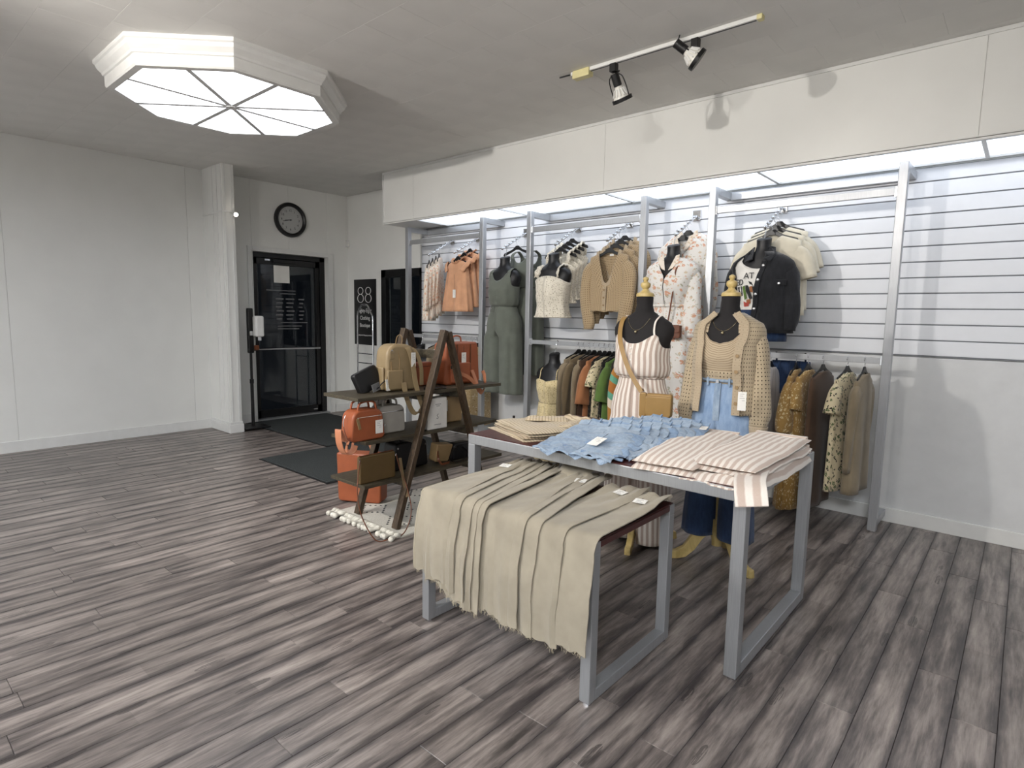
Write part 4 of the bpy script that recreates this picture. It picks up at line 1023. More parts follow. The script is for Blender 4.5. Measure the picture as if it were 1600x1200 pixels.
# --- body forms on the wall
def wall_form(label, loc, end=-.8):
    t = thing('body_form', label, 'mannequin', loc, 0, 'black hanging body forms')
    torso_form(t, 'form_black', end, neck_tilt=.25)
    B().tube(bez([(0, .0, .0), (0, .02, .06), (0, .03, .11), (0, .04, .125), (0, .055, .11)], 4), .003, 6).build('hook', 'chrome', t, smooth=True)
    return t
def cloth_tube(parent, mat, ztop, zs_, off, name='body', fold=0, k=9, sc=1, fl=None, n=44, a0=None, a1=None, solid=.004, offs=None, dz_top=None, uvs=None, ph=0):
    """cloth following the torso; zs_ list of z; fl(z)->extra (hw, depth) scale; dz_top(a) shapes the first rows"""
    rings = []
    for j, z in enumerate(zs_):
        o_ = off if offs is None else offs[j]; tt = j/(len(zs_)-1)
        dzf = None
        if dz_top is not None and tt < .5:
            w1 = 1-tt*2; dzf = (lambda a, w1=w1: dz_top(a)*w1)
        if fl: s_, dd = fl(z)
        else: s_, dd = sc, 1
        rings.append(tring(z, o_, n, s_, dd, fold*tt, k, ph, a0, a1, dzf))
    return B().loft(rings, a0 is None, False, False, uvs).build(name, mat, parent, smooth=True, solid=solid)
def lin_z(a, b, n): return [lerp(a, b, i/(n-1)) for i in range(n)]
def neck_u(depth, wide=.9, p=1.6):
    """front neckline drop as a function of angle"""
    def f(a):
        a = (a+PI) % (2*PI)-PI
        return -depth*max(0, 1-(abs(a)/wide)**p) if abs(a) < wide else 0
    return f
def cami_straps(parent, mat, w_=.012, xs_=.085, z0=-.25, flat=True):
    for sd in (-1, 1):
        pth = []
        for z, yy in ((z0, -1), (-.2, -1), (-.155, -1), (-.125, -.5), (-.118, 0), (-.125, .5), (-.155, 1), (-.2, 1), (z0, 1)):
            hw, df, db = interp(TORSO, z); x = xs_*(1 if z > z0+.03 else 1.05)
            k = math.sqrt(max(0, 1-(x/hw)**2)) if hw > x else 0
            pth.append((sd*x, yy*((df if yy < 0 else db)*k+.006) if abs(yy) == 1 else yy*.05, z+.008))
        B().strap(bez(pth, 4), (1, 0, 0), w_, .003).build('strap', mat, parent, smooth='auto')
def tank_top(peak, side, mid, ap=.62, wd=.33):
    """z of the upper edge by angle: peaks at the straps, scoops front and back, low under the arms"""
    def f(a):
        b = abs((a+PI) % (2*PI)-PI); b = b if b < PI/2 else PI-b
        e1 = math.exp(-((b-ap)/wd)**2); e0 = math.exp(-(b/.42)**2)
        return side+(peak-side)*e1+max(0, (mid-side-(peak-side)*math.exp(-(ap/wd)**2)))*e0
    return f
def tank_body(parent, mat, topf, z1, off, rows=14, n=56, fold=0, k=9, name='body', offs=None, blouse=0):
    rings = []
    for j in range(rows):
        tt = j/(rows-1); ring = []
        for i in range(n):
            a = 2*PI*i/n; z = lerp(topf(a), z1, tt); hw, df, db = interp(TORSO, z); c = math.cos(a)
            o_ = off+blouse*math.sin(min(1, tt*1.05)*PI*.55)**3+fold*tt*(math.sin(k*a)+.5*math.sin(k*1.7*a+1))
            if tt > .97 and blouse: o_ = off+blouse*.6
            ring.append((math.sin(a)*(hw+o_), -c*((df if c > 0 else db)+o_), z))
        rings.append(ring)
    return B().loft(rings).build(name, mat, parent, smooth=True, solid=.004)
def half_trousers(parent, mat, sd, z_top, z_hem, z_cr, off, leg, fold=.004, seed=0, rows=40, name='trouser_leg', ease=0):
    """one side of a pair of trousers: D-shaped at the hip, turning into a leg below the crotch"""
    rings = []; n = 36; ph = seed*1.7
    for j in range(rows):
        tt = j/(rows-1); z = lerp(z_top, z_hem, tt)
        hw, df, db = interp(TORSO, max(z, -.72)); o_ = off+ease*min(1, max(0, (z_top-z)/.12))
        wgt = min(1, max(0, (z_cr+.09-z)/.09)); wgt = wgt*wgt*(3-2*wgt)
        lt = min(1, max(0, (z_cr+.1-z)/(z_cr+.1-z_hem))); cx, lw, ld = leg(lt); ring = []
        for i in range(n):
            b = i/n; f = fold*(.3+tt)*(math.sin(3*2*PI*b+ph+tt)+.6*math.sin(7*2*PI*b+ph*2+2*tt))
            if b < .72: a = PI*b/.72; D = (math.sin(a)*(hw+o_), -math.cos(a)*((df if math.cos(a) > 0 else db)+o_)); ph_ = lerp(-.5, PI+.5, b/.72)
            else: q = (b-.72)/.28; D = (.0015, lerp(db+o_, -(df+o_), q)); ph_ = lerp(PI+.5, 2*PI-.5, q)
            E_ = (cx+math.sin(ph_)*(lw+f), -math.cos(ph_)*(ld+f)-.005)
            ring.append((sd*max(.001 if wgt < 1 else -9, lerp(D[0], E_[0], wgt)), lerp(D[1], E_[1], wgt), z))
        rings.append(ring)
    return B().loft(rings).build(name, mat, parent, smooth=True, solid=.004)
def tagged(name, label, cat, loc, rz=0, group=None): return thing(name, label, cat, loc, rz, group)
def necklace(label, loc, drop=.12):
    t = thing('necklace', label, 'necklace', loc)
    pth = []
    for i in range(25):
        a = -PI+2*PI*i/24; front = (1+math.cos(a))/2
        z = -.088-drop*front**2.2
        hw, df, db = interp(TORSO, z); c = math.cos(a); xx = math.sin(a)*(.062+.012*math.sin(abs(a)))
        k = math.sqrt(max(0, 1-(xx/hw)**2)); y = -((df if c > 0 else db)*k+.004) if c > 0 else ((db)*k+.004)
        pth.append((xx, y if abs(c) > .25 else y*abs(c)/.25, z))
    B().tube(pth, .0014, 5).build('chain', 'necklace_metal', t)
    b = pth[12]; B().lathe([(.002, .004), (.008, 0), (.009, -.007), (.003, -.014)], c=(b[0], b[1]-.003, b[2]-.004), seg=8).build('pendant', 'necklace_metal', t, smooth=True)
    return t
def leg_tube(z0, z1, cx, top_w, bot_w, top_d, bot_d, n=30, fold=.006, rows=16, seed=0, knee=None, yoff=0):
    rings = []; rnd = random.Random(seed); ph = rnd.uniform(0, 6)
    for j in range(rows):
        tt = j/(rows-1); z = lerp(z0, z1, tt); wv = lerp(top_w, bot_w, tt); dv = lerp(top_d, bot_d, tt)
        if knee: wv *= 1-knee*math.exp(-((tt-.5)/.25)**2); dv *= 1-knee*math.exp(-((tt-.5)/.25)**2)
        x0 = cx(tt)
        ring = []
        for i in range(n):
            a = 2*PI*i/n; f = fold*(.3+tt)*(math.sin(3*a+ph+tt)+.6*math.sin(6*a+ph*2+2*tt))
            ring.append((x0+math.sin(a)*(wv+f), yoff-math.cos(a)*(dv+f), z))
        rings.append(ring)
    return rings
# jumpsuit on form (f3)
def jumpsuit(label, loc, form=True, group='grey-green jumpsuits'):
    t = tagged('jumpsuit', label, 'jumpsuit', loc, 0, group)
    tank_body(t, 'olive_grey', tank_top(-.165, -.29, -.235, .58, .30), -.478, .008, fold=.004, k=11, name='bodice', blouse=.018)
    cami_straps(t, 'olive_grey', .042, .112, -.18)
    B().tube([tring(-.475, .012, 40)[i % 40] for i in range(41)], .007, 6).build('waistband', 'olive_grey', t, smooth=True)
    for sd in (-1, 1): half_trousers(t, 'olive_grey', sd, -.475, -1.345, -.80, .008, lambda q: (lerp(.10, .122, q), lerp(.108, .115, q), lerp(.13, .105, q)), fold=.009, seed=3+sd, ease=.02)
    for sd in (-1, 1): B().tube(bez([(-.05+.004*sd, -.115, -.48), (-.05+.02*sd, -.125, -.5), (-.05+.016*sd, -.13, -.54)], 4), .003, 5).build('tie_cord', 'olive_grey', t)
    return t
YF = 4.40
FL3 = (-3.965, YF+.02, 1.965)
wall_form('black body form wearing the grey-green jumpsuit', FL3, -.6); jumpsuit('grey-green sleeveless wide-leg jumpsuit on the black body form', FL3)
loc = on_arm('f3', 4.62); hanger('black hanger behind the grey-green jumpsuit', (loc[0]+.02, loc[1], loc[2]), 0)
t = jumpsuit('second grey-green jumpsuit hanging behind the dressed body form', (loc[0]+.12, loc[1]+.02, loc[2]+.08))
# cream crochet tops (f4)
FL4 = (-3.345, YF, 1.965)
wall_form('black body form wearing the cream crochet crop top', FL4, -.55)
def crochet_top(label, loc, rz=0):
    t = tagged('crochet_top', label, 'top', loc, rz, 'cream crochet tops')
    cloth_tube(t, 'crochet_cream', 0, lin_z(-.215, -.575, 12), .01, 'body', fold=.008, k=7, a0=None, fl=lambda z: (1.0 if z > -.35 else lerp(1.0, 1.14, min(1, (-.35-z)/.12)), 1.0 if z > -.35 else 1.15), dz_top=lambda a: .03*math.cos(2*a)-.02)
    B().tube([(p[0]*1.14, p[1]*1.15, -.575) for p in tring(-.575, .010, 40)+tring(-.575, .010, 40)[:1]], .009, 6).build('hem_band', 'crochet_cream', t, smooth=True)
    for sd in (-1, 1):
        rings = []
        for j in range(4):
            ring = []
            for k in range(22):
                q = k/21; a = PI*q; wob = .006*math.sin(k*1.9+j)
                x = sd*(.098+.014*j-.012*math.sin(a)*1.0+wob); yy = -.085*math.cos(a)*(1+.1*j); z = -.235+.115*math.sin(a)**.7+(.010*j if j < 3 else .012)+wob
                ring.append((x, yy, z))
            rings.append(ring)
        B().loft(rings, False).build('ruffle_strap', 'crochet_cream', t, smooth=True, solid=.005)
    return t
crochet_top('cream crochet crop top with ruffle straps on the black body form', FL4)
for i, y in enumerate((4.50, 4.56, 4.62, 4.68)):
    w_ = ('second', 'third', 'fourth', 'rearmost')[i]; loc = on_arm('f4', y); loc = (loc[0]+.0, loc[1], loc[2])
    hanger('black hanger of the %s cream crochet top' % w_, loc, .0)
    t = crochet_top('cream crochet top behind the dressed form, %s in the row' % w_, (loc[0], loc[1], loc[2]+.095))
    for o in list(t.children): o.scale = (1.0, .42, 1)
# beige cardigans (f5)
def cardigan_hung(label, loc, rz, i):
    t = hung('cardigan', label, 'cardigan', 'knit_tan', loc, rz, 'beige open-knit cardigans', sw=.185, d=.05, L_=.52, hem=.215, hemd=.06, neck=(.112, .042), vdrop=.29, vpow=1.7, folds=(5, .006), seed=40+i, scal=.012,
             sl=dict(path=[(.045, -.01, -.18), (.055, -.02, -.36), (.02, -.03, -.58), (.015, -.03, -.66)], r=[.045, .062, .062, .06, .058, .045], fold=.005, flat=.6))
    # neck band and button placket
    pth = []
    for k in range(21):
        a = -1.9+3.8*k/20; c = math.cos(a); fr = max(0, c)**1.7
        pth.append((.112*math.sin(a), -.042*c-.003, -.29*fr-.012*max(0, -c)+.004))
    B().strap(pth, [(-math.sin(-1.9+3.8*k/20)*.8, 0, .6) for k in range(21)], .03, .007).build('neck_band', 'knit_border', t, smooth='auto')
    B().strap([(0, -.062, -.30), (.0, -.066, -.39), (0, -.068, -.505)], (1, 0, 0), .034, .006).build('placket', 'knit_border', t, smooth='auto')
    for k in range(3): B().lathe([(.008, 0), (.008, .004)], c=(0, -.072, -.33-.065*k), seg=10, ax=Matrix.Rotation(PI/2, 3, 'X')).build('button', 'l_tan', t)
    if i == 0: B().span((-.02, .036, -.035), (.02, .0375, -.018)).build('neck_label', 'card_white', t)
    return t
for i, y in enumerate((4.43, 4.52, 4.60, 4.67)):
    w_ = ('front', 'second', 'third', 'rear')[i]; loc = on_arm('f5', y); loc = (loc[0]+.02, loc[1], loc[2]-.01)
    hanger('black hanger of the %s beige cardigan' % w_, loc, 0); cardigan_hung('beige open-knit V-neck cardigan, %s of four on its arm' % w_, loc, 0, i)
# floral dresses (f6)
FL6 = (-2.165, YF, 1.965)
wall_form('black body form wearing the long floral dress', FL6, -.7)
def maxi(label, loc, group='long floral dresses', form=True):
    t = tagged('maxi_dress', label, 'dress', loc, 0, group)
    gap = lambda z: .0
    # bodice open in a V at the neck
    rings = []
    for j in range(14):
        tt = j/13; z = lerp(-.10, -.47, tt); g = .55*max(0, 1-tt*2.4)+.02; off = .012+.012*math.sin(tt*PI)
        rings.append(tring(z, off, 44, 1, 1, .004*tt, 9, 1, g, 2*PI-g))
    B().loft(rings, False).build('bodice', 'floral_white', t, smooth=True, solid=.004)
    for sd in (-1, 1):   # collar leaves
        B().prism([(sd*.05, -.058, -.085), (sd*.075, -.045, -.075), (sd*.085, -.075, -.13), (sd*.045, -.098, -.185), (sd*.012, -.105, -.20)], (sd*.002, -.006, 0)).build('collar', 'floral_pale', t, bevel=.002)
    B().tube([tring(-.47, .014, 40)[i % 40] for i in range(41)], .012, 6).build('waistband', 'floral_white', t, smooth=True)
    rings = []
    for j in range(18):
        tt = j/17; z = lerp(-.465, -1.49, tt); ring = []
        for i in range(48):
            a = 2*PI*i/48; f = .014*tt**.6*(math.sin(11*a)+.6*math.sin(17*a+1.3)); wv = .142+.10*min(1, tt*3)**.8+.03*tt; dv = .10+.045*min(1, tt*3)+.02*tt
            ring.append((math.sin(a)*(wv+f), -math.cos(a)*(dv+f), z))
        rings.append(ring)
    B().loft(rings).build('skirt', 'floral_white', t, smooth=True, solid=.004)
    for sd in (-1, 1): sleeve(t, sd, 'floral_white', (sd*.135, 0, -.185), [(sd*.178, -.005, -.29), (sd*.192, -.02, -.48), (sd*.19, -.04, -.68), (sd*.19, -.045, -.73)], [.05, .06, .062, .07, .065, .035], fold=.006, flat=.85, seed=60+sd)
    return t
maxi('long white floral dress with long sleeves on the black body form', FL6)
for i, y in enumerate((4.55, 4.64)):
    w_ = ('middle', 'rear')[i]; loc = on_arm('f6', y); hanger('black hanger of the %s floral dress' % w_, loc, 0)
    t = maxi('white floral dress hanging behind the dressed form, %s one' % w_, (loc[0]+.01, loc[1], loc[2]+.10))
    for o in list(t.children): o.scale = (1, .4, 1)
t = thing('crossbody_bag', 'small dark brown crossbody bag hanging on the floral dress', 'bag', (FL6[0]+.11, YF-.165, 1.245), -PI/2)
bag_body(t, .125, .10, .035, .008, .02, 'l_brown', .0, bev=.006)
B().prism([(.019, y, z) for y, z in outline(.12, .06, .01, .02)], (.005, 0, 0)).build('flap', 'l_brown', t, bevel=.003).location = (0, 0, .042)
B().strap(bez([(0, -.055, .09), (-.02, -.045, .22), (-.04, -.035, .40), (-.055, -.03, .52), (-.11, -.02, .59), (-.16, -.02, .605), (-.22, -.02, .58)], 6), [(.2, 1, 0)]*37, .012, .003).build('shoulder_strap', 'l_brown', t, smooth='auto')
price_tag(t, (.03, -.07, .02), PI/2, .035, .07, string=.02)
# black denim jacket over tee (f7)
FL7 = (-1.475, YF, 1.967)
wall_form('black body form wearing the black denim jacket', FL7, -.7)
t = tagged('graphic_tee', 'white graphic print tee under the black denim jacket', 'tee', FL7)
cloth_tube(t, 'white_tee', 0, lin_z(-.125, -.56, 14), .01, 'body', fold=.003, k=8, dz_top=neck_u(.09, .9, 1.8))
def on_chest(pts, z0=0, off=.018):
    out = []
    for x, z in pts:
        hw, df, db = interp(TORSO, z); out.append((x, -(df*math.sqrt(max(0, 1-(x/hw)**2))+off), z))
    return out
for word, cx, cz, sz, rz in (('ED', -.115, -.31, .06, .15), ('AT', -.045, -.265, .06, -.05)):
    o = text(word, sz, 'ink', t, (cx, on_chest([(cx, cz)])[0][1]-.004, cz), (PI/2, 0, -rz*3-.1 if cx < -.1 else -.1), .001)
for nm, mt, pts in (('print_leaf', 'leaf_green', [(-.09, -.34), (-.07, -.33), (-.055, -.42), (-.075, -.43)]), ('print_wing', 'ink', [(-.065, -.33), (-.045, -.33), (-.015, -.42), (-.035, -.43), (-.06, -.37)]), ('print_flower', 'rust', [(-.06, -.43), (-.03, -.425), (-.03, -.455), (-.06, -.46)]), ('print_sun', 'rust', [(-.035, -.34), (-.015, -.335), (-.01, -.38), (-.03, -.375)]), ('print_shadow', 'ink', [(-.135, -.34), (-.095, -.335), (-.09, -.40), (-.12, -.41)]), ('print_bow', 'red_ink', [(-.085, -.44), (-.065, -.45), (-.04, -.44), (-.045, -.475), (-.08, -.48)]), ('print_trunk', 'ink', [(-.045, -.30), (-.02, -.31), (.005, -.36), (-.012, -.37)])):
    B().prism(on_chest(pts, off=.0165), (0, -.0015, 0)).build(nm, mt, t)
t2_ = tagged('denim_shorts', 'dark blue denim shorts showing below the graphic tee', 'shorts', FL7)
cloth_tube(t2_, 'denim_dark', 0, lin_z(-.50, -.72, 8), .014, 'body', fold=.004)
t = tagged('denim_jacket', 'black denim jacket with silver buttons open over the tee', 'jacket', FL7)
rings = []
for j in range(18):
    tt = j/17; z = lerp(-.095, -.66, tt); g0 = lerp(.55, .60, tt); off = .022+.016*tt
    sc_ = 1 if z > -.34 else lerp(1, 1.12, min(1, (-.34-z)/.12))
    hw_ = 1
    ring = []
    for i in range(44):
        a = lerp(lerp(.34, .02, tt**.8), 2*PI-g0-.35, i/43)
        hw, df, db = interp(TORSO, z); ww_ = max(hw, .165 if z < -.27 else hw); c = math.cos(a); f = .004*tt*math.sin(9*a)
        ring.append((math.sin(a)*(ww_*sc_+off+f), -c*((df if c > 0 else db)*(1 if z > -.34 else 1.1)+off+f), z))
    rings.append(ring)
B().loft(rings, False).build('jacket_body', 'denim_black', t, smooth=True, solid=.006)
pl_ = [(r[0][0]-.012, r[0][1]-.006, r[0][2]) for r in rings[2:]]
B().strap(pl_, (1, -.15, 0), .034, .005).build('placket', 'denim_black', t, smooth='auto')
for k in range(5):
    p = pl_[int(1+k*3.2)]; B().lathe([(.010, 0), (.010, .004), (.004, .007)], c=(p[0], p[1]-.004, p[2]), seg=12, ax=Matrix.Rotation(PI/2, 3, 'X')).build('button', 'button_silver', t, smooth='auto')
for sd, o_ in ((1, 0), (-1, 0)):
    B().prism([(sd*.052, -.02, -.055), (sd*.075, .02, -.06), (sd*.105, -.06, -.115), (sd*.085, -.105, -.17), (sd*.035, -.105, -.15)], (sd*.004, -.008, .003)).build('collar', 'denim_black', t, bevel=.003)
    sleeve(t, sd, 'denim_black', (sd*.14, 0, -.185), [(sd*.185, -.005, -.28), (sd*.205, -.015, -.42), (sd*.215, -.03, -.57), (sd*.212, -.035, -.64)], [.055, .068, .066, .062, .055, .045], fold=.005, flat=.9, seed=80+sd)
p = rings[7][6]
B().box((p[0], p[1]-.006, p[2]+.015), (.085, .006, .04), Matrix.Rotation(.35, 3, 'Z')).build('pocket_flap', 'denim_black', t, bevel=.003)
B().lathe([(.009, 0), (.009, .004), (.004, .006)], c=(p[0], p[1]-.012, p[2]+.008), seg=12, ax=Matrix.Rotation(PI/2, 3, 'X')).build('button', 'button_silver', t)
for i, y in enumerate((4.52, 4.59, 4.66)):
    w_ = ('front', 'middle', 'rear')[i]; loc = on_arm('f7', y); loc = (loc[0]+.02, loc[1], loc[2])
    hanger('black hanger of the %s cream tee' % w_, loc, 0)
    hung('tee_shirt', 'cream cotton tee behind the black jacket, %s of three' % w_, 'tee', 'cream_tee', loc, 0, 'cream tees', sw=.2, d=.045, L_=.62, hem=.225, vdrop=.07, folds=(5, .006), seed=90+i, sl=dict(path=[(.04, 0, -.17), (.08, 0, -.32)], r=[.045, .062, .07]))
# ------------------------------------------------------------------ lower rails
RAILY, RAILZ = 4.475, 1.165
def rail_item(kind, label, mat, x, group, seed, hl, **kw):
    loc = (x, RAILY, RAILZ+.004-HANG); rz = -PI/2+random.Random(seed).uniform(-.12, .12)
    hanger(hl, loc, rz); return hung(kind, label, kw.pop('cat', 'top'), mat, loc, rz, group, seed=seed, **kw)
FS = (-3.29, 4.375, 1.05)
wall_form('black body form wearing the smocked cream dress below the crochet top', FS, -.55)
t = tagged('smocked_dress', 'cream smocked dress with thin straps on the lower body form', 'dress', FS)
tank_body(t, 'smock_cream', tank_top(-.235, -.285, -.25, .6, .5), -.46, .009, fold=.002, k=22, name='smocked_bodice')
cami_straps(t, 'smock_cream', .008, .092, -.245)
rings = []
for j in range(12):
    tt = j/11; z = lerp(-.455, -.98, tt); rings.append([(math.sin(2*PI*i/48)*(.15+.06*tt+.011*tt**.5*math.sin(13*2*PI*i/48)), -math.cos(2*PI*i/48)*(.115+.05*tt+.011*tt**.5*math.sin(13*2*PI*i/48)), z) for i in range(48)])
B().loft(rings).build('skirt', 'smock_cream', t, smooth=True, solid=.004)
G2 = 'clothes on the middle lower rail'
seq = [('shirt', 'taupe long-sleeved shirt next to the smocked dress', 'taupe', -3.20, dict(L_=.80, sl=SL_LONG(.5, .05))), ('shirt', 'second taupe shirt on the lower middle rail', 'taupe_dark', -3.135, dict(L_=.78, sl=SL_LONG(.5, .05))),
       ('shirt', 'third taupe shirt with pale lining on the lower middle rail', 'taupe', -3.07, dict(L_=.8, sl=SL_LONG(.45, .05))), ('shirt', 'dark brown shirt beside the rust blouse', 'brown_dark', -3.01, dict(L_=.72)),
       ('blouse', 'rust orange blouse with wide short sleeves on the lower rail', 'rust', -2.945, dict(L_=.66, sl=dict(path=[(.05, 0, -.18), (.07, 0, -.34), (.08, 0, -.42)], r=[.045, .062, .075, .09]))), ('blouse', 'black flower print blouse on the lower rail', 'black_floral', -2.885, dict(L_=.7)),
       ('blouse', 'cream blouse with green print on the lower rail', 'cream_floral', -2.83, dict(L_=.62, sl=SL_SHORT)), ('blouse', 'second black flower print blouse beside the green shirt', 'black_floral', -2.775, dict(L_=.72)),
       ('shirt', 'green short-sleeved shirt on the lower rail', 'leaf_green', -2.715, dict(L_=.64, sl=dict(path=[(.05, 0, -.18), (.075, 0, -.33), (.085, 0, -.38)], r=[.045, .06, .072, .08]))), ('tunic', 'dark olive tunic behind the green shirt', 'inner_dark', -2.66, dict(L_=.84)),
       ('cardigan', 'orange, teal and cream block-striped cardigan on the lower rail', 'chevron', -2.60, dict(L_=.82, sw=.2, sl=SL_LONG(.5, .06))), ('blouse', 'rust blouse behind the striped cardigan', 'rust', -2.55, dict(L_=.7))]
for i, (kd, lb, mt, x, kw) in enumerate(seq):
    x = -3.09+(x+3.20)*.88
    t = rail_item(kd, lb, mt, x, G2, 200+i, 'black hanger of the '+lb.split(' on the')[0].split(' beside')[0].split(' next')[0].split(' behind')[0]+' on the middle lower rail', folds=(5, .008), d=.03, hemd=.035, **kw)
    if i == 4: price_tag(t, (-.06, -.05, -.62), .3, .05, .085, string=.06, red=True)
# extra empty-looking hangers crowd the rail beside them
G1 = 'clothes on the left lower rail'
FB = (-5.22, 4.40, 1.04)
wall_form('bare black body form low on the left behind the ladder shelf', FB, -.55)
for i, (lb, mt, x, L_) in enumerate((('tan shirt on the left lower rail behind the ladder shelf', 'taupe', -4.98, .7), ('white lace dress on the left lower rail', 'crochet_white', -4.86, .85), ('black blouse on the left lower rail', 'black_cloth', -4.76, .7), ('cream print blouse on the left lower rail', 'cream_floral', -4.66, .8), ('black shirt near the right end of the left lower rail', 'black_cloth', -4.56, .75), ('second white lace dress near the post on the left lower rail', 'crochet_white', -4.47, .88), ('tan long shirt at the right end of the left lower rail', 'tan_floral', -4.395, .86))):
    rail_item('shirt', lb, mt, x, G1, 300+i, 'black hanger of the '+lb.split(' on the')[0].split(' near')[0].split(' at')[0]+' on the left lower rail', L_=L_, folds=(5, .008), d=.03, hemd=.04)
G3 = 'clothes on the right lower rail'
for i, (kd, lb, mt, x, kw) in enumerate((('shirt', 'lilac grey striped long shirt on the right lower rail', 'grey_stripe', -1.40, dict(L_=.86, sl=SL_LONG(.55, .055))), ('shirt', 'second lilac grey shirt behind the cardigan mannequin', 'lilac_grey', -1.47, dict(L_=.85, sl=SL_LONG(.5, .055))),
        ('dress', 'mustard floral dress with short sleeves at the right lower rail', 'mustard_floral', -1.225, dict(L_=.98, sl=dict(path=[(.05, 0, -.18), (.085, 0, -.34), (.09, 0, -.42)], r=[.045, .07, .085, .08]), hem=.26)), ('dress', 'second mustard floral dress further right on the lower rail', 'mustard_floral', -1.145, dict(L_=.97, sl=SL_SHORT, hem=.26)),
        ('dress', 'dark brown dress right of the mustard dresses', 'brown_dark', -1.05, dict(L_=.95)), ('shirt', 'cream print shirt near the right post of the right frame', 'cream_floral', -.9, dict(L_=.8, sl=SL_SHORT)), ('shirt', 'taupe shirt near the right post of the right frame', 'taupe', -.8, dict(L_=.8, sl=SL_LONG(.5, .05))))):
    t = rail_item(kd, lb, mt, x, G3, 400+i, 'black hanger of the '+lb.split(' on the')[0].split(' at the')[0].split(' behind')[0].split(' further')[0].split(' right of')[0].split(' near')[0]+' on the right lower rail', folds=(5, .009), d=.035, hemd=.05, cat='dress' if kd == 'dress' else 'shirt', **kw)
    if i == 2: price_tag(t, (.09, -.06, -.5), 1.3, .05, .085, string=.05, red=True)
t = thing('folded_jeans', 'dark blue jeans clipped high behind the lilac shirt', 'jeans', (-1.30, 4.62, .80), 0)
B().loft([[(math.sin(2*PI*i/32)*(.13+.004*j), -math.cos(2*PI*i/32)*.035, .30-.06*j) for i in range(32)] for j in range(5)]).build('jeans_body', 'denim_dark', t, smooth=True, solid=.005)
for x in (-.07, .0, .07): B().span((x-.006, -.042, .24), (x+.006, -.036, .305)).build('belt_loop', 'denim_dark', t)
for x in (-.1, .1): B().bar((x, 0, .29), (x, -.025, .365), .012, .006).build('clip_hook', 'chrome', t)
# ------------------------------------------------------------------ standing mannequins
def mannequin(label, loc, spin=0.0):
    t = thing('mannequin', label, 'mannequin', loc)
    NT_ = 1.52
    o = torso_form(t, 'form_fabric', -.72); o.location = (0, 0, NT_)
    B().lathe([(.053, 0), (.054, .008), (.05, .02), (.03, .03), (.019, .04), (.017, .047), (.027, .058), (.031, .07), (.027, .082), (.012, .09), (.012, .095), (.018, .103), (.016, .113), (.004, .12)], c=(0, 0, NT_+.004), seg=24).build('finial', 'gold_wood', t, smooth='auto')
    B().cyl((0, 0, .1), (0, 0, .75), .018, seg=16).build('pole', 'gold_wood', t, smooth='auto')
    B().lathe([(.012, .085), (.028, .09), (.03, .13), (.034, .14), (.034, .2), (.028, .21), (.02, .24)], seg=20).build('hub', 'gold_wood', t, smooth='auto')
    prof = [(.02, .25), (.06, .25), (.10, .222), (.15, .14), (.19, .075), (.235, .05), (.27, .045), (.275, 0), (.225, .0), (.175, .012), (.125, .06), (.085, .125), (.05, .16), (.02, .16)]
    for k in range(3):
        a = spin+k*2*PI/3; c, s_ = math.cos(a), math.sin(a)
        B().prism([(r*c+.018*s_, r*s_-.018*c, z) for r, z in prof], (-.036*s_, .036*c, 0)).build('foot_leg', 'gold_wood', t, bevel=.005)
    return t
MA = (-1.765, 3.24, 0); MB_ = (-1.262, 3.29, 0)
mannequin('black fabric mannequin on gold wooden tripod wearing the striped camisole set', MA, -PI/2+.35)
mannequin('black fabric mannequin on gold wooden tripod wearing the open-knit cardigan', MB_, -PI/2-.95)
NTOP = 1.52
def up_(p, z=NTOP): return (p[0], p[1], z)
# striped camisole and trousers
t = tagged('camisole', 'beige and white striped linen camisole with thin straps', 'camisole', up_(MA))
tank_body(t, 'stripe_linen', tank_top(-.222, -.30, -.275, .66, .32), -.475, .008, fold=.005, k=9, blouse=.03)
rings = [tring(-.475, .03, 44, fold=.004), tring(-.482, .016, 44), tring(-.47, .006, 44)]
B().loft(rings).build('gathered_hem', 'stripe_linen', t, smooth=True, solid=.004)
cami_straps(t, 'stripe_linen', .011, .112, -.232)
for z in (-.30, -.335, -.37): B().lathe([(.005, 0), (.005, .003)], c=(0, -.150 if z > -.36 else -.146, z), seg=8, ax=Matrix.Rotation(PI/2, 3, 'X')).build('button', 'card_white', t)
t = tagged('wide_trousers', 'beige and white striped linen wide-leg trousers on the left mannequin', 'trousers', up_(MA))
for sd in (-1, 1): half_trousers(t, 'stripe_linen', sd, -.455, -1.49, -.80, .007, lambda q: (lerp(.092, .108, q), lerp(.10, .115, q), lerp(.125, .115, q)), fold=.005, seed=13+sd, ease=.012)
necklace('thin gold chain necklace on the mannequin in stripes', up_(MA), .11)
t = thing('shoulder_bag', 'mustard leather crossbody bag worn by the striped mannequin', 'bag', (MA[0]+.215, MA[1]-.18, .83), -PI/2+.3)
bag_body(t, .15, .14, .05, .015, .025, 'l_mustard', .0, bev=.01)
B().prism([(.026, y, z) for y, z in outline(.145, .12, .012, .025)], (.014, 0, 0)).build('front_compartment', 'l_mustard', t, bevel=.006).location = (0, .0, .008)
B().prism([(.0, y, z) for y, z in outline(.04, .145, .012, .018)], (.03, 0, 0)).build('side_gusset', 'l_mustard', t, bevel=.006).location = (.0, -.088, .0)
pth = [Vector((-.10, -.145, .58)), (-.105, -.155, .545), (-.075, -.165, .47), (-.03, -.178, .37), (.02, -.188, .26), (.06, -.195, .17), (.09, -.205, .135)]
pw = [(MA[0]+p[0], MA[1]+p[1], .80+p[2]) for p in [(-.098, .02, .605), (-.103, -.045, .60), (-.105, -.085, .565), (-.09, -.125, .49), (-.055, -.155, .41), (-.005, -.168, .31), (.05, -.175, .23), (.10, -.18, .17)]]
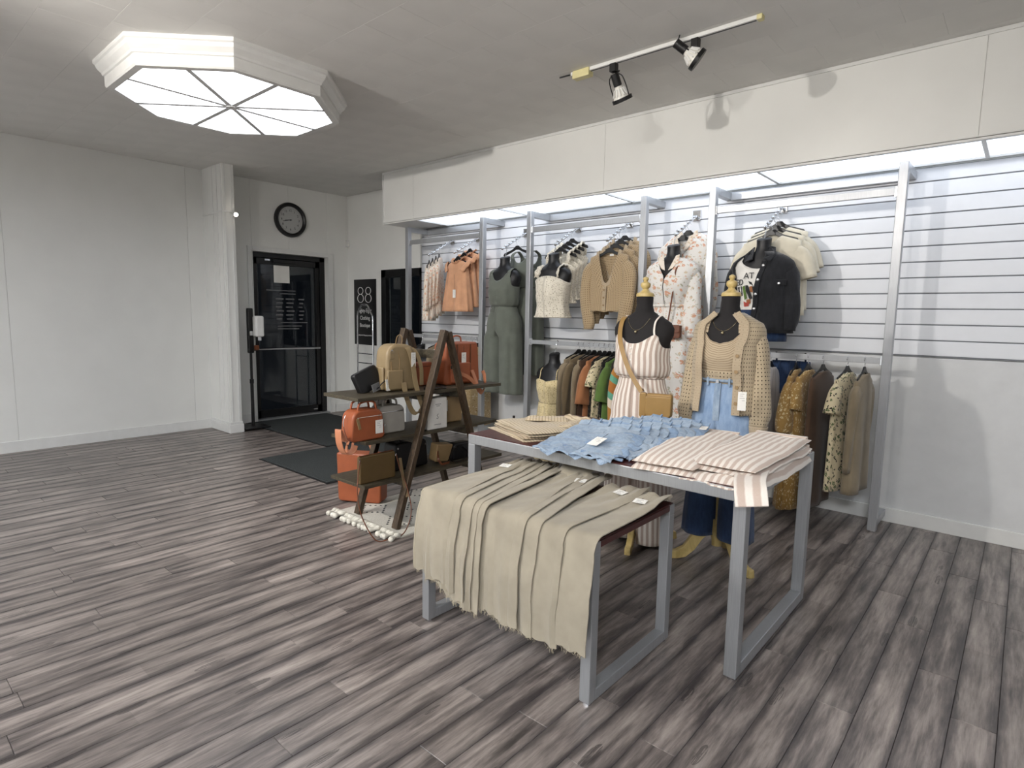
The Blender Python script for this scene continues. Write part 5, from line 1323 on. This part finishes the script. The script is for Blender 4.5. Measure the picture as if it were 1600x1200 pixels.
inv = Matrix.Translation(Vector(t.location)) @ Matrix.Rotation(t.rotation_euler.z, 4, 'Z'); inv.invert()
B().strap(bez([inv @ Vector(p) for p in pw], 6), [(0, 1, 0)]*43, .026, .004).build('shoulder_strap', 'l_mustard', t, smooth='auto')
B().tube([(.0, -.08, .13), (.0, -.09, .15), (.01, -.095, .165)], .004, 6).build('ring', 'chrome', t)
B().strap([(.03, -.06, .0), (.035, -.062, -.05), (.03, -.06, -.12)], (0, 1, 0), .018, .004).build('hang_tag', 'black_plastic', t)
# crochet top, jeans, cardigan
t = tagged('knit_top', 'beige ribbed knit top with scalloped neckline under the cardigan', 'top', up_(MB_))
tank_body(t, 'rib_knit', lambda a, f=tank_top(-.185, -.29, -.255, .66, .32): f(a)+.005*abs(math.sin(10*a)), -.41, .009)
cloth_tube(t, 'knit_beige', 0, lin_z(-.405, -.475, 5), .012, 'hem_band', fold=0)
cami_straps(t, 'rib_knit', .03, .095, -.2)
t = tagged('jeans', 'light blue flared jeans on the cardigan mannequin', 'jeans', up_(MB_))
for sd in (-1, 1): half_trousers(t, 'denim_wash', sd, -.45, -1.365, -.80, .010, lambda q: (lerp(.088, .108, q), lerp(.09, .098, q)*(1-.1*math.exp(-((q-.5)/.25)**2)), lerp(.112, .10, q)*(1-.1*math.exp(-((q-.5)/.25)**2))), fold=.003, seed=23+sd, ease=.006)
B().tube([tring(-.458, .013, 40)[i % 40] for i in range(41)], .010, 6).build('waistband', 'denim_light', t, smooth=True)
B().strap([(0, -.112, -.47), (.0, -.122, -.54), (.002, -.128, -.62), (.0, -.122, -.68)], (1, 0, 0), .035, .005).build('fly', 'denim_light', t, smooth='auto')
B().lathe([(.009, 0), (.009, .004)], c=(0, -.124, -.462), seg=12, ax=Matrix.Rotation(PI/2, 3, 'X')).build('button', 'button_silver', t)
for x in (-.06, .06): B().box((x, -.110 if abs(x) < .07 else -.1, -.465), (.012, .005, .045)).build('belt_loop', 'denim_light', t, bevel=.001)
t = tagged('cardigan', 'beige open-knit cardigan with scalloped hem worn open on the mannequin', 'cardigan', up_(MB_))
rings = []; R_ = 20
def g_open(tt): return .50+.12*math.sin(min(1, tt*1.2)*PI)*.5 if tt < .8 else .52
for j in range(R_):
    tt = j/(R_-1); z = lerp(-.088, -.63, tt); g = lerp(.62, .50, min(1, tt*2)); off = .014+.018*tt; ring = []
    for i in range(52):
        a = lerp(g, 2*PI-g, i/51); hw, df, db = interp(TORSO, z); ww_ = hw*(1-.07*min(1, max(0, (-.12-z)/.05))) if z > -.27 else max(hw*.95, .162+.012*tt); c = math.cos(a); f = .004*tt*math.sin(8*a)
        zz = z-(.012*abs(math.sin(20*a)) if j == R_-1 else 0)
        ring.append((math.sin(a)*(ww_+off+f), -c*((df if c > 0 else db)*(1 if z > -.35 else 1.12)+off+f), zz))
    rings.append(ring)
B().loft(rings, False).build('cardigan_body', 'knit_beige', t, smooth=True, solid=.006)
for e, nm in ((0, 'placket'), (-1, 'placket')):
    pp = [(r[e][0]+(.012 if e == 0 else -.012), r[e][1]-.004, r[e][2]) for r in rings]
    B().strap(pp, (1, .3 if e == 0 else -.3, 0), .042, .006).build(nm, 'knit_border', t, smooth='auto')
for k in range(4):
    r = rings[8+k*3][0]; B().lathe([(.010, 0), (.010, .004)], c=(r[0]+.012, r[1]-.008, r[2]), seg=12, ax=Matrix.Rotation(PI/2, 3, 'X')).build('button', 'l_tan', t)
for sd in (-1, 1):
    sleeve(t, sd, 'knit_beige', (sd*.118, 0, -.165), [(sd*.158, -.005, -.27), (sd*.185, -.015, -.45), (sd*.20, -.03, -.62), (sd*.203, -.04, -.70)], [.042, .058, .058, .058, .058, .046], fold=.004, flat=.9, seed=70+sd)
    sleeve(t, sd, 'knit_border', (sd*.203, -.04, -.695), [(sd*.203, -.042, -.735), (sd*.203, -.043, -.78)], [.05, .043, .04], 'cuff', fold=.001, flat=.9)
price_tag(t, (.155, -.17, -.50), .4, .042, .10, string=.09)
necklace('thin chain necklace with pendant on the cardigan mannequin', up_(MB_), .10)
# ================================================================== CLOTHES ON THE TABLES
def noise1(x, s): return math.sin(x*1.7+s)+.5*math.sin(x*3.9+s*2.3)+.25*math.sin(x*8.3+s*.7)
def khaki(i, label, f_r, r_r, wf, wr, yw, hem, wave=.004, tags=None, flip=False):
    """one pair of trousers laid from the back over the front edge; shingled on its right neighbour"""
    t = thing('trousers', label, 'trousers', ((f_r+r_r)/2, 1.9, .619), 0, 'khaki trousers on the low table'); ox, oy, oz = t.location
    Z0, yE, R_ = .6215, 1.672, .022
    st = []                                        # (s01 rear->hem, y, z, ny, nz)
    for k in range(13): q = k/12; st.append((lerp(yw, yE+R_, q), Z0, 0, 1))
    for k in range(1, 6): a = PI/2*k/5; st.append((yE+R_-math.sin(a)*R_, Z0-R_+math.cos(a)*R_, -math.sin(a), math.cos(a)))
    for k in range(1, 15): q = k/14; st.append((yE-.03*q-.012*math.sin(q*PI), lerp(Z0-R_, hem, q), -1, .05))
    n = len(st); rings = []; N = 14
    for j, (y, z, ny, nz) in enumerate(st):
        fr = min(1, j/12); xr = lerp(r_r, f_r, fr**1.4); w_ = lerp(wr, wf, fr**.9); hang = max(0, (j-17)/14)
        if j > 17: w_ = wf*(1+.03*hang); xr = f_r+.004*noise1(hang*3, i)
        ring = []
        for k in range(2*N):
            u = k/(N-1) if k < N else (2*N-1-k)/(N-1); topside = k < N
            x = xr-w_*(1-u)
            lift = (.026 if j < 17 else .03)*u+.0005
            wr_ = wave*(noise1(u*5+fr*1.5, i*1.3)+noise1(u*9, i*.7)*.5)*(.35+hang*1.6)
            if j < 8: wr_ += .007*(noise1(u*8+j*.3, i)+.6)*(8-j)/8
            th = .0075 if 0 < u < 1 else .004
            o_ = lift+max(-.003 if hang == 0 else -.01, wr_)+(th if topside else 0)
            if j < 3: o_ += .004*(3-j)
            zz = z+nz*o_; yy = y+ny*o_
            if j == n-1: zz += .004*noise1(u*14, i)
            ring.append((x-ox, yy-oy, zz-oz))
        rings.append(ring)
    B().loft(rings, True, True, True).build('cloth', 'khaki', t, smooth='auto')
    # waistband at the back end
    wb_ = []
    for k in range(9):
        u = k/8; x = r_r-wr*(1-u); wb_.append((x-ox, yw+.014-oy, Z0+.026*u+.014+.008*noise1(u*8, i)-oz))
    B().strap(wb_, (0, 1, .15), .036, .012).build('waistband', 'khaki', t, smooth='auto', bevel=.002)
    # frayed raw hem
    rg_ = random.Random(900+i); bd = B(); last = rings[-1]
    for k in range(int(wf*170)):
        u = rg_.random(); a = last[min(N-1, int(u*(N-1)))]; b = last[min(N-1, int(u*(N-1))+1)]; fq = u*(N-1)-int(u*(N-1)); p = Vector(a).lerp(Vector(b), fq)
        q = p+Vector((rg_.uniform(-.008, .008), rg_.uniform(-.003, .002), -rg_.uniform(.005, .02))); m_ = (p+q)/2+Vector((rg_.uniform(-.004, .004), 0, 0))
        bd.tube([p, m_, q], .0006, 3, False)
    o = bd.build('frayed_hem', 'khaki_thread', t); o['kind'] = 'stuff'
    # side seam stitching near the left edge
    sm = []
    for j in range(n):
        a, b = Vector(rings[j][0]), Vector(rings[j][1]); sm.append(a.lerp(b, .55)+Vector((0, st[j][2]*.0006, st[j][3]*.0006)))
    B().tube(sm, .0009, 4).build('seam', 'khaki_thread', t)
    if flip:
        o = B().loft([[(-.085+.17*k/7, .12*q-.03, .012+.055*math.sin(q*1.6)+.006*math.sin(k*1.1+q*2)) for k in range(8)] for q in (0, .25, .5, .75, 1)], False).build('flipped_waist', 'khaki', t, smooth=True, solid=.007)
        o.location = (r_r-ox-.06, yw-oy, .01)
    if tags:
        for (x, y, rz) in tags:
            tg = price_tag(t, (x-ox, y-oy, Z0+.040-oz), rz, .052, .04, string=.02, back=(.0, .02)); tg.rotation_euler = (-PI/2+.12, 0, rz)
            tg.location.z += .0
    return t
order = ('rightmost pair with white tag', 'second from the right, white tag', 'third pair from the right end', 'fourth pair from the right end', 'pair with its waistband flipped up in the middle', 'pair just left of the flipped waistband', 'fourth pair from the left end', 'third pair from the left end', 'second pair from the left end', 'topmost pair at the left end')
P_ = [(-1.045, -1.050, .24, .22, 2.20, .235), (-1.175, -1.165, .23, .20, 2.235, .215), (-1.285, -1.40, .22, .16, 2.30, .215), (-1.355, -1.455, .22, .14, 2.27, .225), (-1.375, -1.50, .23, .15, 2.25, .22), (-1.565, -1.63, .20, .13, 2.275, .20),
      (-1.598, -1.70, .2, .12, 2.29, .215), (-1.63, -1.755, .2, .11, 2.285, .235), (-1.70, -1.80, .21, .10, 2.28, .25), (-1.742, -1.86, .235, .10, 2.275, .272)]
for i, (a, b, c, d_, e, f_) in enumerate(P_):
    khaki(i, 'khaki trousers on the low table, '+order[i], a, b, c, d_, e, f_, tags={0: [(-1.13, 2.12, .15)], 1: [(-1.245, 2.17, -.2)], 3: [(-1.48, 2.2, .3)], 9: [(-1.90, 2.16, .2)]}.get(i), flip=(i == 4))
# ---- soft folded slabs
TOPZ = .769
def slab(w_, l_, th, mat, name, parent, loc=(0, 0, 0), rot=0, wob=.004, droop=None, seed=0, nx=16, ny=18, curl=0, rise=0, hemwave=0, fold_round=True, uvrot=False, corner=2.6, taper=1.0, skew=0):
    """flat folded cloth: rounded outline, soft top, parent-local; rise = lift of the +y end"""
    rings = []
    for j in range(ny):
        v = j/(ny-1); y = -l_/2+l_*v; ring = []
        e = abs(2*v-1); prof = (1-e**7)**.5 if fold_round else 1
        wv = w_*(.93+.07*(1-e**5))*lerp(1, taper, v); top = []; bot = []
        for i in range(nx):
            u = i/(nx-1); eu = abs(2*u-1); pu = (1-eu**8)**.5
            x = -wv/2+wv*u+.003*noise1(v*6, seed)
            yy = y+.004*noise1(u*6, seed+2)*(1 if e > .9 else 0)+(hemwave*noise1(u*5, seed) if v < .15 else 0)
            zt = th*pu*prof+wob*(noise1(u*5+v*2, seed)+noise1(v*7-u*3, seed+1))*.5*pu
            zb = 0
            z0 = rise*v+curl*max(0, .2-v)*math.sin(u*9+seed)*2
            top.append((x, yy, z0+max(zt, .003))); bot.append((x, yy, z0+zb))
        rings.append(top+bot[::-1])
    R_ = Matrix.Rotation(rot, 3, 'Z'); base = Vector(loc); W = Vector(parent.location)
    for r in rings:
        for k, p in enumerate(r):
            q = R_ @ Vector(p)+base
            if droop:
                gx, gy = q.x+W.x, q.y+W.y; dx = max(0, gx-droop[0]); dy = max(0, droop[1]-gy)
                q.z -= dx*1.1+dy*1.0; q.x -= dx*.35; q.y += dy*.2
            r[k] = tuple(q)
    def uvs(j, k, u, v): 
        i = k if k < nx else 2*nx-1-k
        return (w_*(i/(nx-1)-.5), l_*j/(ny-1))
    return B().loft(rings, True, True, True, uvs).build(name, mat, parent, smooth='auto')
GS = 'folded striped trousers on the long table'
def folded(label, x, y, z, w_, l_, th, rot, seed, **kw):
    t = thing('folded_trousers', label, 'trousers', (x, y, z), 0, GS)
    slab(w_, l_, th*2, 'stripe_linen_fold', 'folded_cloth', t, (0, .0, 0), rot, seed=seed, **kw)
    B().strap([Matrix.Rotation(rot, 3, 'Z') @ Vector((-w_*.42+w_*.84*k/8, l_/2-.02, th*1.2+kw.get('rise', 0))) for k in range(9)], (0, 1, 0), .03, .012).build('waistband', 'stripe_linen_fold', t, smooth='auto', bevel=.002)
    return t
folded('striped linen trousers folded flat, lower pair of the stack beside the denim shorts', -1.14, 2.58, TOPZ, .285, .80, .011, .13, 1)
t = folded('striped linen trousers folded flat, upper pair of the stack beside the denim shorts', -1.135, 2.60, TOPZ+.026, .28, .80, .012, .12, 5, rise=.01)
tg = price_tag(t, (-.08, .30, .055), .2, .05, .06); tg.rotation_euler = (-PI/2+.1, 0, .2)
t = folded('striped linen trousers, lowest of the right stack, draped over the table corner', -.862, 2.60, TOPZ, .30, .83, .009, -.02, 9, droop=(-.745, 2.195))
wx = t.location
B().strap([(p[0]-wx.x, p[1]-wx.y, p[2]-wx.z) for p in bez([(-.80, 2.46, .788), (-.775, 2.34, .792), (-.745, 2.235, .79), (-.722, 2.18, .775), (-.71, 2.158, .748), (-.702, 2.148, .722)], 5)], [(1, .25, 0)]*26, .115, .012).build('hanging_leg', 'stripe_linen_fold', t, smooth='auto', bevel=.003)
folded('striped linen trousers, middle of the right stack', -.875, 2.66, TOPZ+.021, .29, .78, .009, -.02, 12, droop=(-.735, 2.19))
folded('striped linen trousers, topmost of the right stack', -.88, 2.68, TOPZ+.042, .285, .78, .010, .0, 15, droop=(-.725, 2.19), rise=.01)
# denim shorts fanned towards the back
GD = 'denim shorts on the long table'
names = ('frontmost and fully visible with a white tag', 'second from the front', 'third from the front', 'fourth from the front', 'fifth from the front', 'sixth from the front', 'seventh from the front', 'rearmost of the fan')
for i in range(8):
    q = 7-i; x = -1.525+.024*i; y = 2.33+.058*i
    t = thing('denim_shorts', 'light blue denim shorts in the overlapping fan, '+names[i], 'shorts', (x, y, TOPZ+.003), .10-.012*i, GD)
    rs = .05; z0 = .022*(0 if i else 0)
    mt = 'denim_light' if i % 3 != 1 else 'denim_mid'
    slab(.40, .22, .014, mt, 'body', t, (0, .08, .030), 0, seed=30+i, rise=.045, wob=.005 if i == 0 else .011, taper=.86)
    for sd in (-1, 1): slab(.205, .20, .012, mt, 'leg', t, (sd*.103, -.10, .008), sd*-.08, seed=40+i*2+sd, rise=.026, wob=.006 if i == 0 else .012, curl=.04 if i < 3 else .015, hemwave=.016)
    for sd in (-1, 1): B().strap([(sd*.103+.1*(k/8-.5)*2, -.195+.006*noise1(k/8*5, 40+i*2+sd), .016+.008*math.sin(k*1.3+i)) for k in range(9)], (0, 1, 0), .014, .010).build('hem', mt, t, smooth='auto')
    B().strap([(-.165+.33*k/10, .192, .082+.006*math.sin(k*1.1+i*2)) for k in range(11)], (0, 1, .5), .04, .010).build('waistband', mt, t, smooth='auto', bevel=.002)
    for x_ in (-.11, .0, .11): B().box((x_, .19, .092), (.011, .045, .006), Matrix.Rotation(.45, 3, 'X')).build('belt_loop', mt, t, bevel=.001)
    B().strap([(0, .17, .078), (.004, .08, .062), (0, -.01, .045)], (1, 0, 0), .03, .006).build('fly', mt, t, smooth='auto')
    if i == 0:
        tg = price_tag(t, (.07, -.02, .068), -.1, .055, .085); tg.rotation_euler = (-PI/2+.25, 0, -.15)
# beige knit tops
GK = 'folded beige knit tops on the long table'
for i, (x, y, rot, mt, lb) in enumerate(((-1.965, 2.50, -.38, 'rib_knit_pale', 'lowest of the pile'), (-1.955, 2.52, -.44, 'rib_knit', 'second in the pile'), (-1.95, 2.53, -.36, 'rib_knit_pale', 'third in the pile'), (-1.945, 2.53, -.42, 'rib_knit_pale', 'topmost of the pile'))):
    t = thing('folded_knit_top', 'beige ribbed knit top folded at the left end of the table, '+lb, 'top', (x, y, TOPZ+.0125*i), 0, GK)
    slab(.44, .43, .012, mt, 'body', t, (0, 0, 0), rot, seed=60+i, wob=.005)
    if i == 3:
        for sd in (-1, 1): slab(.10, .24, .012, mt, 'sleeve', t, (sd*.10+.05, .07, .014), rot+sd*.5, seed=70+sd, wob=.006)
        slab(.26, .07, .014, mt, 'collar_roll', t, (.10, .18, .013), rot+.1, seed=75, wob=.01)
t = thing('sanitizer_bottle', 'tiny clear bottle with black cap behind the beige knits', 'bottle', (-2.188, 2.535, TOPZ))
B().lathe([(.012, 0), (.0135, .003), (.0135, .034), (.011, .04), (.006, .043)], seg=16).build('bottle_body', 'bottle_clear', t, smooth='auto')
B().lathe([(.0075, .042), (.0075, .056), (.006, .057)], seg=14).build('cap', 'black_plastic', t, smooth='auto')
